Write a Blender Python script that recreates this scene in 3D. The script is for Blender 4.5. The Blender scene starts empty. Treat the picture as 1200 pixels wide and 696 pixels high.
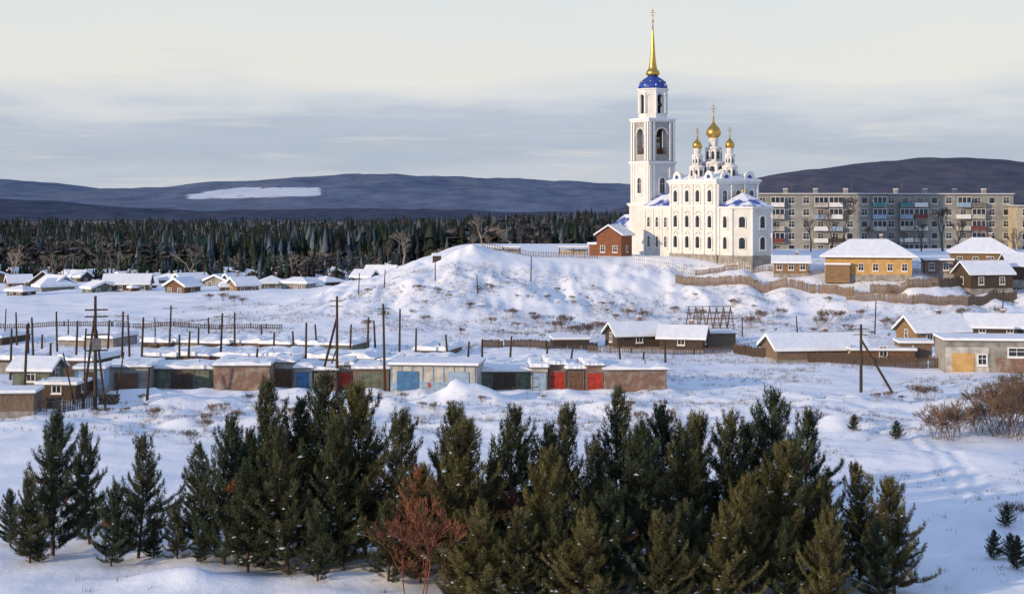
import bpy, math, random
import numpy as np
from mathutils import Vector, Matrix
random.seed(7); rng=np.random.default_rng(7)
sc=bpy.context.scene
F=1800.0; CZ=20.0   # photo survey: focal length in px of the 1200 px photograph, eye height in metres

# ------------------------------------------------------------------ terrain
def _h(ix,iy,s):
    n=(ix.astype(np.int64)*374761393+iy.astype(np.int64)*668265263+s*974711)&0xffffffff
    n=((n^(n>>13))*1274126177)&0xffffffff
    return ((n^(n>>16))&0xffff)/65535.0
def vn(x,y,s=0):
    x=np.asarray(x,float);y=np.asarray(y,float)
    xi=np.floor(x);yi=np.floor(y);fx=x-xi;fy=y-yi
    fx=fx*fx*(3-2*fx);fy=fy*fy*(3-2*fy)
    a=_h(xi,yi,s);b=_h(xi+1,yi,s);c=_h(xi,yi+1,s);d=_h(xi+1,yi+1,s)
    return (a*(1-fx)+b*fx)*(1-fy)+(c*(1-fx)+d*fx)*fy
def fbm(x,y,s=0,o=4):
    t=0;a=.5;n=0
    for i in range(o):
        t=t+a*vn(x,y,s+i*17);n+=a;a*=.5;x=x*2.03+5.1;y=y*2.03+3.7
    return t/n-.5
def ss(t):
    t=np.clip(t,0,1);return t*t*(3-2*t)
MOUNDS=[(-4.5,158,2.0,4,2.0),(-57,158,1.0,5,2.5),(52,148,1.3,6,3),(45,150,.8,4,3),(-35,156,.8,4,2),(-17,150,.8,5,2),(62,135,1.2,8,3),
        (-10,150,.7,6,2),(8,150,.8,6,2),(-8.5,300,2.4,5,6),(-1,302,.8,4,4),(20,150,.6,8,3),(35,120,.5,9,5),(-12,92,.7,5,2),(-17,80.5,.9,3,1.4),(-7,81,.5,4,1.2),(30,140,.8,6,2),(-25,142,.7,7,2),(0,138,.6,8,2),(70,155,1,7,3)]
def hgt(x,y):
    x=np.asarray(x,float);y=np.asarray(y,float)
    z=17*(1-ss(y/70))
    wob=fbm(x/22,y/30,3,3)
    sx=ss((x+44+14*wob)/38); fy=ss((y-243-10*wob-4*np.sin(x/17))/57)
    back=1-ss((y-400)/85)
    right=1-ss((np.abs(x)-500)/400)
    s=sx*fy*back*right
    z=z+9.8*s
    edge=s*(1-s)*4*(y<380)
    z=z+(fbm(x/7,y/9,8,4)*4.0)*edge*.6-np.abs(fbm(x/4.5,y/22,88,3))*2.6*edge
    z=z+1.6*ss((x+110)/90)*ss((y-225)/60)*(1-s)*(1-ss((y-330)/60))
    near=1-ss((y-600)/200)
    z=z+near*(1-s)*(fbm(x/30,y/30,21,3)*.8+fbm(x/6,y/6,31,4)*.75+fbm(x/1.6,y/1.8,41,3)*.14)
    rough=ss((y-128)/10)*(1-ss((y-158)/10))
    z=z+rough*(fbm(x/3,y/3,51,3)*1.1)
    z=z+ss((y-159)/3)*(1-ss((y-164)/2))*(.35+1.3*np.clip(fbm(x/3.2,y/3,55,3),-.2,.5))*(np.abs(x+15)<36)
    for mx,my,mh,ax,ay in MOUNDS:
        z=z+mh*np.exp(-((x-mx)/ax)**2-((y-my)/ay)**2)*(1+.5*fbm(x/1.5,y/1.5,61,2))
    for off in (0,1.5):
        c=27+off+ (y-100)*.28+2.5*np.sin(y/13.)
        z=z-.18*np.exp(-((x-c)/.35)**2)*ss((y-78)/5)*(1-ss((y-150)/8))
    return z
def H(x,y): return float(hgt(x,y))
def gp(px,py):
    """ground point seen at a photograph position -> world metres"""
    D=np.arange(62,640,.4);x=(px-600)/F*D
    ray=CZ-(py-240)/F*D
    hit=np.where(ray<hgt(x,D))[0]
    d=D[hit[0]] if len(hit) else 600.
    return ((px-600)/F*d, float(d))
def at(px,D): return ((px-600)/F*D, D)

# ------------------------------------------------------------------ materials
MATS={}
def newmat(name):
    m=bpy.data.materials.new(name);m.use_nodes=True
    nt=m.node_tree;b=nt.nodes['Principled BSDF'];MATS[name]=m
    return m,nt,b
def mat(name,c1,c2=None,rough=.8,scale=3,bump=.0,metal=0,spec=.3,stretch=(1,1,1),detail=5,contrast=(.35,.65)):
    if name in MATS:return MATS[name]
    m,nt,b=newmat(name)
    b.inputs['Roughness'].default_value=rough;b.inputs['Metallic'].default_value=metal
    b.inputs['Specular IOR Level'].default_value=spec
    if c2 is None:c2=tuple(v*.75 for v in c1)
    tc=nt.nodes.new('ShaderNodeTexCoord');mp=nt.nodes.new('ShaderNodeMapping');mp.inputs['Scale'].default_value=stretch
    n=nt.nodes.new('ShaderNodeTexNoise');n.inputs['Scale'].default_value=scale;n.inputs['Detail'].default_value=detail
    r=nt.nodes.new('ShaderNodeValToRGB');r.color_ramp.elements[0].position=contrast[0];r.color_ramp.elements[1].position=contrast[1]
    r.color_ramp.elements[0].color=(*c2,1);r.color_ramp.elements[1].color=(*c1,1)
    L=nt.links.new
    L(tc.outputs['Object'],mp.inputs[0]);L(mp.outputs[0],n.inputs['Vector']);L(n.outputs['Fac'],r.inputs[0]);L(r.outputs[0],b.inputs['Base Color'])
    if bump:
        bp=nt.nodes.new('ShaderNodeBump');bp.inputs['Strength'].default_value=bump;bp.inputs['Distance'].default_value=.05
        L(n.outputs['Fac'],bp.inputs['Height']);L(bp.outputs[0],b.inputs['Normal'])
    return m
def attrmat(name,rough=.85,spec=.15,trans=0):
    m,nt,b=newmat(name);b.inputs['Roughness'].default_value=rough;b.inputs['Specular IOR Level'].default_value=spec
    a=nt.nodes.new('ShaderNodeAttribute');a.attribute_name='Col'
    nt.links.new(a.outputs['Color'],b.inputs['Base Color'])
    return m
SNOWC=(.87,.885,.91)
M_roofsnow=mat('snow_on_roof',SNOWC,(.76,.79,.84),rough=.7,scale=1.2,bump=.5)
M_white=mat('whitewashed_wall',(.69,.68,.655),(.55,.53,.50),rough=.85,scale=.45,contrast=(.25,.62),detail=9)
M_trim=mat('white_trim',(.78,.775,.75),(.68,.67,.64),rough=.7,scale=2)
M_gold=mat('gilded_metal',(.78,.48,.13),(.58,.34,.08),rough=.35,metal=1,scale=2)
M_bluedome=mat('blue_paint_dome',(.02,.06,.36),(.015,.04,.24),rough=.4,scale=2,spec=.5)
M_blueroof=mat('blue_roof_snow',(.80,.83,.90),(.06,.11,.36),rough=.6,scale=.36,contrast=(.43,.50),stretch=(1,1,1.6))
M_glass=mat('window_glass',(.03,.035,.045),(.015,.018,.022),rough=.12,scale=1,spec=.6)
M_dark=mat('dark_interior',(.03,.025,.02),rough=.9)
M_bronze=mat('bronze_bell',(.25,.15,.06),rough=.4,metal=.8)
M_wood=mat('weathered_wood',(.23,.165,.115),(.11,.08,.06),rough=.9,scale=3,stretch=(6,6,.6),bump=.3)
M_woodd=mat('dark_wood',(.10,.07,.05),(.045,.033,.026),rough=.9,scale=3,stretch=(4,4,.6),bump=.3)
M_pole=mat('creosoted_pole',(.075,.052,.038),(.035,.026,.02),rough=.9,scale=3,stretch=(4,4,.6))
M_log=mat('log_wall',(.30,.19,.10),(.16,.10,.055),rough=.85,scale=2,stretch=(.5,.5,9),bump=.4)
M_brownwood=mat('red_brown_timber',(.26,.10,.05),(.14,.055,.03),rough=.8,scale=2,stretch=(.6,.6,7),bump=.3)
M_yellow=mat('ochre_plaster',(.56,.35,.14),(.42,.26,.10),rough=.85,scale=1.2)
M_conc=mat('grey_concrete',(.34,.32,.29),(.20,.185,.165),rough=.9,scale=1.1,bump=.2,detail=9)
M_panel=mat('apartment_panel',(.34,.335,.30),(.22,.215,.195),rough=.9,scale=.35,detail=9)
M_panel2=mat('apartment_panel_beige',(.46,.40,.28),(.36,.31,.22),rough=.9,scale=.5)
M_greenish=mat('faded_green_paint',(.16,.19,.14),(.08,.09,.07),rough=.8,scale=1.6,detail=9)
M_red=mat('red_painted_steel',(.50,.05,.03),(.30,.035,.02),rough=.6,scale=2,detail=8)
M_blue=mat('blue_painted_steel',(.06,.18,.36),(.05,.12,.22),rough=.6,scale=2,detail=8)
M_ltblue=mat('pale_blue_paint',(.34,.44,.54),(.20,.30,.41),rough=.8,scale=2,detail=8)
M_palew=mat('pale_weathered_paint',(.55,.53,.48),(.32,.30,.26),rough=.85,scale=1.2,detail=9)
M_rust=mat('rusty_sheet',(.20,.105,.06),(.10,.06,.04),rough=.85,scale=2.5,detail=9)
M_teal=mat('teal_panel',(.10,.26,.27),rough=.6);M_maroon=mat('maroon_panel',(.20,.06,.055),rough=.6)
M_slate=mat('asbestos_roof',(.20,.19,.185),(.13,.125,.12),rough=.9,scale=3)
def brick():
    m,nt,b=newmat('brick_wall');L=nt.links.new
    tc=nt.nodes.new('ShaderNodeTexCoord');sp=nt.nodes.new('ShaderNodeSeparateXYZ');ad=nt.nodes.new('ShaderNodeMath');cb=nt.nodes.new('ShaderNodeCombineXYZ')
    L(tc.outputs['Object'],sp.inputs[0]);L(sp.outputs[0],ad.inputs[0]);L(sp.outputs[1],ad.inputs[1]);L(ad.outputs[0],cb.inputs[0]);L(sp.outputs[2],cb.inputs[1])
    br=nt.nodes.new('ShaderNodeTexBrick');br.inputs['Scale'].default_value=2.0;br.inputs['Color1'].default_value=(.25,.11,.065,1);br.inputs['Color2'].default_value=(.13,.08,.06,1);br.inputs['Mortar'].default_value=(.26,.22,.19,1);br.inputs['Mortar Size'].default_value=.02
    n=nt.nodes.new('ShaderNodeTexNoise');n.inputs['Scale'].default_value=1.1;n.inputs['Detail'].default_value=9;L(tc.outputs['Object'],n.inputs['Vector'])
    r=nt.nodes.new('ShaderNodeValToRGB');r.color_ramp.elements[0].position=.48;r.color_ramp.elements[1].position=.66;L(n.outputs['Fac'],r.inputs[0])
    mx=nt.nodes.new('ShaderNodeMix');mx.data_type='RGBA';L(r.outputs[0],mx.inputs[0]);L(br.outputs[0],mx.inputs[6]);mx.inputs[7].default_value=(.30,.26,.22,1)
    L(cb.outputs[0],br.inputs['Vector']);L(mx.outputs[2],b.inputs['Base Color']);b.inputs['Roughness'].default_value=.9
    return m
M_brick=brick()
M_needle=attrmat('pine_needles',.75,.2)
M_forest=attrmat('forest_foliage',.95,.05)
M_grass=attrmat('dry_grass_blades',.95,.05)
M_bark=mat('pine_bark',(.14,.085,.055),(.07,.045,.033),rough=.95,scale=6,stretch=(1,1,.3),bump=.4)
M_bare=mat('bare_branches',(.15,.12,.10),(.085,.068,.055),rough=.95,scale=4)
M_barelt=mat('pale_bare_branches',(.28,.24,.19),(.17,.14,.11),rough=.95,scale=1)
M_shrub=mat('brown_twigs',(.20,.13,.085),(.11,.075,.055),rough=.95,scale=2)
M_redtwig=mat('red_brown_twigs',(.26,.10,.055),(.15,.06,.04),rough=.95,scale=2)

def snowground():
    m,nt,b=newmat('snow_ground');L=nt.links.new
    tc=nt.nodes.new('ShaderNodeTexCoord')
    n1=nt.nodes.new('ShaderNodeTexNoise');n1.inputs['Scale'].default_value=.09;n1.inputs['Detail'].default_value=6
    n2=nt.nodes.new('ShaderNodeTexNoise');n2.inputs['Scale'].default_value=1.6;n2.inputs['Detail'].default_value=8;n2.inputs['Roughness'].default_value=.65
    a=nt.nodes.new('ShaderNodeAttribute');a.attribute_name='Dirt'
    L(tc.outputs['Object'],n1.inputs['Vector']);L(tc.outputs['Object'],n2.inputs['Vector'])
    r=nt.nodes.new('ShaderNodeValToRGB');r.color_ramp.elements[0].color=(.81,.84,.90,1);r.color_ramp.elements[1].color=(.90,.905,.93,1);r.color_ramp.elements[0].position=.35;r.color_ramp.elements[1].position=.65
    L(n1.outputs['Fac'],r.inputs[0])
    add=nt.nodes.new('ShaderNodeMath');add.operation='ADD'
    L(a.outputs['Fac'],add.inputs[0]);L(n2.outputs['Fac'],add.inputs[1])
    r2=nt.nodes.new('ShaderNodeValToRGB');r2.color_ramp.elements[0].position=.76;r2.color_ramp.elements[1].position=.97;r2.color_ramp.elements[0].color=(0,0,0,1);r2.color_ramp.elements[1].color=(1,1,1,1)
    L(add.outputs[0],r2.inputs[0])
    mx=nt.nodes.new('ShaderNodeMix');mx.data_type='RGBA'
    L(r2.outputs[0],mx.inputs[0]);L(r.outputs[0],mx.inputs[6]);mx.inputs[7].default_value=(.26,.20,.15,1)
    L(mx.outputs[2],b.inputs['Base Color']);b.inputs['Roughness'].default_value=.75;b.inputs['Specular IOR Level'].default_value=.2
    bp=nt.nodes.new('ShaderNodeBump');bp.inputs['Strength'].default_value=.35;bp.inputs['Distance'].default_value=.2
    L(n2.outputs['Fac'],bp.inputs['Height']);L(bp.outputs[0],b.inputs['Normal'])
    return m
M_ground=snowground()

# ------------------------------------------------------------------ mesh helpers
def link(o): sc.collection.objects.link(o);return o
def npmesh(name,V,Fc,mats,midx=None,col=None,smooth=False):
    me=bpy.data.meshes.new(name);V=np.asarray(V,np.float32);Fc=np.asarray(Fc,np.int32);k=Fc.shape[1];m=len(Fc)
    me.vertices.add(len(V));me.vertices.foreach_set('co',V.ravel())
    me.loops.add(m*k);me.loops.foreach_set('vertex_index',Fc.ravel())
    me.polygons.add(m);me.polygons.foreach_set('loop_start',np.arange(0,m*k,k,dtype=np.int32));me.polygons.foreach_set('loop_total',np.full(m,k,np.int32))
    for mm in mats:me.materials.append(mm)
    if midx is not None:me.polygons.foreach_set('material_index',np.asarray(midx,np.int32))
    me.update(calc_edges=True)
    if col is not None:
        c=me.color_attributes.new('Col','FLOAT_COLOR','POINT')
        cc=np.ones((len(V),4),np.float32);cc[:,:3]=col;c.data.foreach_set('color',cc.ravel())
    if smooth:me.polygons.foreach_set('use_smooth',np.ones(m,bool))
    return me

class B:
    def __init__(s,name,x=0,y=0,z=None,yaw=0,joined=True):
        s.name=name;s.loc=(x,y,H(x,y) if z is None else z);s.yaw=yaw;s.joined=joined;s.p={}
    def add(s,part,m,V,Fc,smooth=False):
        k=(part,m.name)
        if k not in s.p:s.p[k]=([],[],[],m)
        vs,fs,sm,_=s.p[k];o=len(vs);vs.extend(V);fs.extend([tuple(i+o for i in f) for f in Fc]);sm.extend([smooth]*len(Fc))
    def box(s,part,m,x0,x1,y0,y1,z0,z1):
        V=[(x0,y0,z0),(x1,y0,z0),(x1,y1,z0),(x0,y1,z0),(x0,y0,z1),(x1,y0,z1),(x1,y1,z1),(x0,y1,z1)]
        s.add(part,m,V,[(0,3,2,1),(4,5,6,7),(0,1,5,4),(1,2,6,5),(2,3,7,6),(3,0,4,7)])
    def prism(s,part,m,poly,z0,z1):
        n=len(poly);V=[(a,b,z0) for a,b in poly]+[(a,b,z1) for a,b in poly]
        s.add(part,m,V,[tuple(range(n))[::-1],tuple(range(n,2*n))]+[(i,(i+1)%n,n+(i+1)%n,n+i) for i in range(n)])
    def pyr(s,part,m,poly,z0,apex):
        n=len(poly);V=[(a,b,z0) for a,b in poly]+[apex]
        s.add(part,m,V,[tuple(range(n))[::-1]]+[(i,(i+1)%n,n) for i in range(n)])
    def lathe(s,part,m,cx,cy,prof,n=24,smooth=True,ph=0):
        V=[];Fc=[]
        for r,z in prof:
            for i in range(n):
                a=2*math.pi*i/n+ph;V.append((cx+r*math.cos(a),cy+r*math.sin(a),z))
        for j in range(len(prof)-1):
            for i in range(n):
                k=(i+1)%n;Fc.append((j*n+i,j*n+k,(j+1)*n+k,(j+1)*n+i))
        Fc.append(tuple(range(n))[::-1]);Fc.append(tuple(range((len(prof)-1)*n,len(prof)*n)))
        s.add(part,m,V,Fc,smooth)
    def tube(s,part,m,p0,p1,r0,r1,n=6):
        p0=Vector(p0);p1=Vector(p1);d=(p1-p0).normalized();u=d.orthogonal().normalized();v=d.cross(u)
        V=[tuple(p+(u*math.cos(2*math.pi*i/n)+v*math.sin(2*math.pi*i/n))*r) for p,r in((p0,r0),(p1,r1)) for i in range(n)]
        s.add(part,m,V,[(i,(i+1)%n,n+(i+1)%n,n+i) for i in range(n)]+[tuple(range(n))[::-1],tuple(range(n,2*n))])
    def gable(s,part,m,x0,x1,y0,y1,z0,zr,axis='x',t=.0):
        if axis=='x':
            c=(y0+y1)/2;A=[(x0,y0,z0),(x0,c,zr),(x0,y1,z0)];Bq=[(x1,y0,z0),(x1,c,zr),(x1,y1,z0)]
        else:
            c=(x0+x1)/2;A=[(x0,y0,z0),(c,y0,zr),(x1,y0,z0)];Bq=[(x0,y1,z0),(c,y1,zr),(x1,y1,z0)]
        if t==0:
            s.add(part,m,A+Bq,[(0,1,2),(5,4,3),(0,3,4,1),(1,4,5,2),(2,5,3,0)])
        else:
            up=lambda L:[(a,b,c+t) for a,b,c in L]
            V=A+Bq+up(A)+up(Bq)
            s.add(part,m,V,[(6,9,10,7),(7,10,11,8),(1,4,3,0),(2,5,4,1),(0,3,9,6),(8,11,5,2),(0,6,7,1),(1,7,8,2),(4,10,9,3),(5,11,10,4)])
    def hip(s,part,m,x0,x1,y0,y1,z0,zr,t=0):
        w=min(x1-x0,y1-y0)/2
        if x1-x0>=y1-y0:R=[(x0+w*.95,(y0+y1)/2,zr),(x1-w*.95,(y0+y1)/2,zr)]
        else:R=[((x0+x1)/2,y0+w*.95,zr),((x0+x1)/2,y1-w*.95,zr)]
        V=[(x0,y0,z0),(x1,y0,z0),(x1,y1,z0),(x0,y1,z0)]
        if t:
            V+= [(a,b,c+t) for a,b,c in V];o=4
            Fc=[(0,3,2,1)]+[(i,(i+1)%4,4+(i+1)%4,4+i) for i in range(4)]
        else:o=0;Fc=[(0,3,2,1)]
        k=len(V);V+= [(a,b,c+t) for a,b,c in R]
        if x1-x0>=y1-y0:Fc+=[(o,o+1,k+1,k),(o+1,o+2,k+1),(o+2,o+3,k,k+1),(o+3,o,k)]
        else:Fc+=[(o,o+1,k),(o+1,o+2,k+1,k),(o+2,o+3,k+1),(o+3,o,k,k+1)]
        s.add(part,m,V,Fc)
    def win(s,side,wall,u,z,w,h,arch=False,fm=None,gm=None,fr=.16,pr=.12,sill=True,bars=True):
        fm=fm or M_trim;gm=gm or M_glass
        def T(a,d,zz):
            if side=='-y':return(a,wall-d,zz)
            if side=='+y':return(a,wall+d,zz)
            if side=='+x':return(wall+d,a,zz)
            return(wall-d,a,zz)
        def outline(g):
            pts=[(u-w/2-g,z-g),(u+w/2+g,z-g)]
            if arch:
                r=w/2+g;c=z+h-w/2
                pts+=[(u+r*math.cos(t),c+r*math.sin(t)) for t in [math.pi*i/8 for i in range(9)]]
            else:pts+=[(u+w/2+g,z+h+g),(u-w/2-g,z+h+g)]
            return pts
        i=outline(0);o=outline(fr);n=len(i)
        V=[T(a,.02,b) for a,b in i];s.add('windows',gm,V,[tuple(range(n))])
        V=[T(a,pr,b) for a,b in i]+[T(a,pr,b) for a,b in o]+[T(a,-.05,b) for a,b in o]+[T(a,.0,b) for a,b in i]
        Fc=[]
        for k in range(n):
            q=(k+1)%n;Fc+=[(k,q,n+q,n+k),(n+k,n+q,2*n+q,2*n+k),(k,3*n+k,3*n+q,q)]
        s.add('window_frames',fm,V,Fc)
        if bars:
            bw=.03
            for a0,a1,b0,b1 in((u-bw,u+bw,z,z+h),(u-w/2,u+w/2,z+h*.6-bw,z+h*.6+bw)):
                V=[T(a0,.05,b0),T(a1,.05,b0),T(a1,.05,b1),T(a0,.05,b1)];s.add('window_frames',fm,V,[(0,1,2,3)])
        if sill:
            V=[T(u-w/2-fr-.06,0,z-fr),T(u+w/2+fr+.06,0,z-fr),T(u+w/2+fr+.06,pr+.1,z-fr),T(u-w/2-fr-.06,pr+.1,z-fr)]
            V+=[(a,b,c-.12) for a,b,c in V]
            s.add('window_frames',fm,V,[(0,1,2,3),(3,2,6,7),(0,3,7,4),(1,5,6,2),(4,7,6,5)])
    def done(s):
        def mk(nm,items):
            me=bpy.data.meshes.new(nm);vs=[];fs=[];mi=[];sm=[]
            for i,(v,f,smm,m) in enumerate(items):
                o=len(vs);vs+=v;fs+=[tuple(a+o for a in q) for q in f];mi+=[i]*len(f);sm+=smm;me.materials.append(m)
            me.from_pydata(vs,[],fs);me.polygons.foreach_set('material_index',mi);me.polygons.foreach_set('use_smooth',sm);me.update()
            return link(bpy.data.objects.new(nm,me))
        if s.joined:
            o=mk(s.name,list(s.p.values()));o.location=s.loc;o.rotation_euler=(0,0,s.yaw);return o
        e=link(bpy.data.objects.new(s.name,None));e.location=s.loc;e.rotation_euler=(0,0,s.yaw);e.empty_display_size=1
        g={}
        for (part,_),it in s.p.items():g.setdefault(part,[]).append(it)
        for part,items in g.items():
            o=mk(part,items);o.parent=e
        return e

# ------------------------------------------------------------------ ground sheet
def axis(parts):
    a=[]
    for lo,hi,st in parts:a+=list(np.arange(lo,hi,st))
    return a
pos=axis([(0,36,.45),(36,115,.9),(115,200,3),(200,600,20),(600,2000,120),(2000,14001,1000)])
X=np.array([-v for v in pos[:0:-1]]+pos)
Y=np.array(axis([(-400,0,20),(0,70,2.5),(70,175,.5),(175,330,.75),(330,520,2.5),(520,900,15),(900,3000,150),(3000,16001,1000)]))
XX,YY=np.meshgrid(X,Y);ZZ=hgt(XX,YY)
nx=len(X);ny=len(Y)
V=np.stack([XX.ravel(),YY.ravel(),ZZ.ravel()],1)
ii=np.arange((ny-1)*(nx-1));r=ii//(nx-1);c=ii%(nx-1);a=r*nx+c
Fc=np.stack([a,a+1,a+nx+1,a+nx],1)
me=npmesh('snow_ground',V,Fc,[M_ground],smooth=True)
gy,gx=np.gradient(ZZ,Y,X)
sl=np.sqrt(gx**2+gy**2)
dirt=ss((sl-.33)/.5)*.33*(YY>235)*(YY<340)+.04*ss((YY-160)/15)*(1-ss((YY-230)/20))*(XX<45)
dirt=dirt+.10*fbm(XX/9,YY/20,77,3)*(YY>150)*(YY<360)+ss((YY-452)/30)*.45
at_=me.attributes.new('Dirt','FLOAT','POINT');at_.data.foreach_set('value',dirt.ravel().astype(np.float32))
link(bpy.data.objects.new('snow_ground',me))

# ------------------------------------------------------------------ hills
def hillmat(name,c1,c2,scale):  # bluish haze of distance is painted into both base colours
    m,nt,b=newmat(name);L=nt.links.new
    tc=nt.nodes.new('ShaderNodeTexCoord');n=nt.nodes.new('ShaderNodeTexNoise');n.inputs['Scale'].default_value=scale;n.inputs['Detail'].default_value=9;n.inputs['Roughness'].default_value=.7
    mp=nt.nodes.new('ShaderNodeMapping');mp.inputs['Scale'].default_value=(1,.35,2.5)
    L(tc.outputs['Object'],mp.inputs[0]);L(mp.outputs[0],n.inputs['Vector'])
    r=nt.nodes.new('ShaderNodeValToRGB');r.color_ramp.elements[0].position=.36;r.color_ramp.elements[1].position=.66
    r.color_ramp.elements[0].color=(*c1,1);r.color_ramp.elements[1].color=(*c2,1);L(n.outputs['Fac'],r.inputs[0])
    a=nt.nodes.new('ShaderNodeAttribute');a.attribute_name='Clearing'
    n2=nt.nodes.new('ShaderNodeTexNoise');n2.inputs['Scale'].default_value=.02;n2.inputs['Detail'].default_value=8
    L(tc.outputs['Object'],n2.inputs['Vector'])
    ad=nt.nodes.new('ShaderNodeMath');ad.operation='ADD';L(a.outputs['Fac'],ad.inputs[0]);L(n2.outputs['Fac'],ad.inputs[1])
    r2=nt.nodes.new('ShaderNodeValToRGB');r2.color_ramp.elements[0].position=.92;r2.color_ramp.elements[1].position=1.0
    sub=nt.nodes.new('ShaderNodeMath');sub.operation='MULTIPLY';sub.inputs[1].default_value=.85;L(ad.outputs[0],sub.inputs[0]);L(sub.outputs[0],r2.inputs[0])
    mx=nt.nodes.new('ShaderNodeMix');mx.data_type='RGBA';L(r2.outputs[0],mx.inputs[0]);L(r.outputs[0],mx.inputs[6]);mx.inputs[7].default_value=(.66,.69,.74,1)
    L(mx.outputs[2],b.inputs['Base Color']);b.inputs['Roughness'].default_value=1;b.inputs['Specular IOR Level'].default_value=0
    return m
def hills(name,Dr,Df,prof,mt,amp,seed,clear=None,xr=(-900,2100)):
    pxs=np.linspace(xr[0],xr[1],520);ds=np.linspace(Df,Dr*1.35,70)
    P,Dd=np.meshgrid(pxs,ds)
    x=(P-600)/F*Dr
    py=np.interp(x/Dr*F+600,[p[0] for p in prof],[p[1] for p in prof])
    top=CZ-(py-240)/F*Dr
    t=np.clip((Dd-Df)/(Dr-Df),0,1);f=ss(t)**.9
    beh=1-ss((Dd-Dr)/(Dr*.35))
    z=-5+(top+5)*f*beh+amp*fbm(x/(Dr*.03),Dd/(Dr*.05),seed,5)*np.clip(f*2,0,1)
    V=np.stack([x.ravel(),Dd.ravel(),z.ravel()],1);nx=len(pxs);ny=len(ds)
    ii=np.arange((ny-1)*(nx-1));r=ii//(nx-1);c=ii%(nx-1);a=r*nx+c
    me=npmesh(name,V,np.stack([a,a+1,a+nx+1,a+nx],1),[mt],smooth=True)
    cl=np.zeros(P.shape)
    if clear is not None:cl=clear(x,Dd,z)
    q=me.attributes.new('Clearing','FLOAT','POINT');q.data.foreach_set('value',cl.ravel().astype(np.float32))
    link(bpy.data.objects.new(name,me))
far=[(-900,215),(-300,212),(0,209),(60,214),(130,221),(195,223),(260,216),(330,212),(400,207),(470,205),(560,210),(640,214),(730,216),(820,219),(900,222),(1200,220),(2100,225)]
def clearing(x,d,z):
    b=x/d*F+600;e=240-(z-CZ)/d*F
    u=(b-200)/185.
    lo=235-5*u; hi=228-9*ss(u*2)
    m=ss((b-192)/40)*(1-ss((b-372)/15))*ss((lo-e)/3+.5)*ss((e-hi)/3+.5)
    return m*.8
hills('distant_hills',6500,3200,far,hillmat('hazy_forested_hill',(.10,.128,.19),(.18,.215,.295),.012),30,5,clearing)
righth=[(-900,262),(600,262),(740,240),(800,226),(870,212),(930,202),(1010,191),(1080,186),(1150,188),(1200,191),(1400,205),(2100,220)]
hills('wooded_ridge',4200,2700,righth,hillmat('haze_tinted_ridge',(.07,.076,.108),(.115,.118,.155),.025),14,25)
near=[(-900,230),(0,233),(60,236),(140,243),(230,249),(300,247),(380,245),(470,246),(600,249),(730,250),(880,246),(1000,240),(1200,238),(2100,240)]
hills('forested_hills',2600,1300,near,hillmat('haze_tinted_near_hill',(.05,.062,.095),(.095,.112,.155),.04),9,15)

# ------------------------------------------------------------------ distant forest (one object)
def forest(name,N,d0,d1,hr,bear=None,seed=1,ns=6):
    r=np.random.default_rng(seed)
    d=d0+(d1-d0)*r.random(N)**1.6
    x=(r.random(N)*2-1)*(d*.42+50) if bear is None else ((bear[0]+(bear[1]-bear[0])*r.random(N))-600)/F*d
    h=(hr[0]+(hr[1]-hr[0])*r.random(N)**1.3)*(1+.6*fbm(x/60,d/70,9,3))*(1+.2*np.clip(x/120,-1,1))
    z0=np.minimum(hgt(x,d),.5)
    Vs=[];Fs=[];Cs=[];off=0
    base=np.stack([.016+.022*r.random(N),.026+.020*r.random(N),.022+.014*r.random(N)],1)
    patch=fbm(x/35,d/60,44,3)
    dec=(r.random(N)+patch*1.6)>.78
    base[dec]=np.array([.10,.085,.08])*(.5+.7*r.random((dec.sum(),1)))
    sn=(r.random(N)<.18)&~dec
    base[sn]=base[sn]*.6+np.array([.08,.10,.125])
    rad=np.where(dec,1.5,1.0)*(.65+.7*r.random(N))
    for b0,rr,t0 in [(.06,.13,.42),(.24,.125,.60),(.42,.10,.78),(.60,.07,1.0)]:
        ang=np.arange(ns)*2*math.pi/ns
        a=ang[None,:]+r.random((N,1))*6
        R=(h*rr*rad)[:,None]*(.4+1.1*r.random((N,ns)))
        vx=x[:,None]+R*np.cos(a);vy=d[:,None]+R*np.sin(a);vz=z0[:,None]+h[:,None]*(b0+.13*(r.random((N,ns))-.5)+np.where(dec,.18,0)[:,None])
        ring=np.stack([vx,vy,vz],2)
        ap=np.stack([x+.03*h*(r.random(N)-.5),d,z0+h*np.where(dec,t0*.85,t0)],1)[:,None,:]
        V=np.concatenate([ring,ap],1).reshape(-1,3)
        bi=off+np.arange(N)[:,None]*(ns+1);k=np.arange(ns)
        Fq=np.stack([bi+k,bi+(k+1)%ns,np.broadcast_to(bi+ns,(N,ns))],2).reshape(-1,3)
        c=np.repeat(base[:,None,:],ns+1,1)*(.55+.9*r.random((N,ns+1,1)))
        Vs.append(V);Fs.append(Fq);Cs.append(c.reshape(-1,3));off+=len(V)
    me=npmesh(name,np.concatenate(Vs),np.concatenate(Fs),[M_forest],col=np.concatenate(Cs))
    link(bpy.data.objects.new(name,me))
forest('distant_forest',15000,470,1250,(8.5,14),seed=3)
forest('village_edge_trees',620,405,475,(3,8),bear=(-60,470),seed=5)

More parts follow.
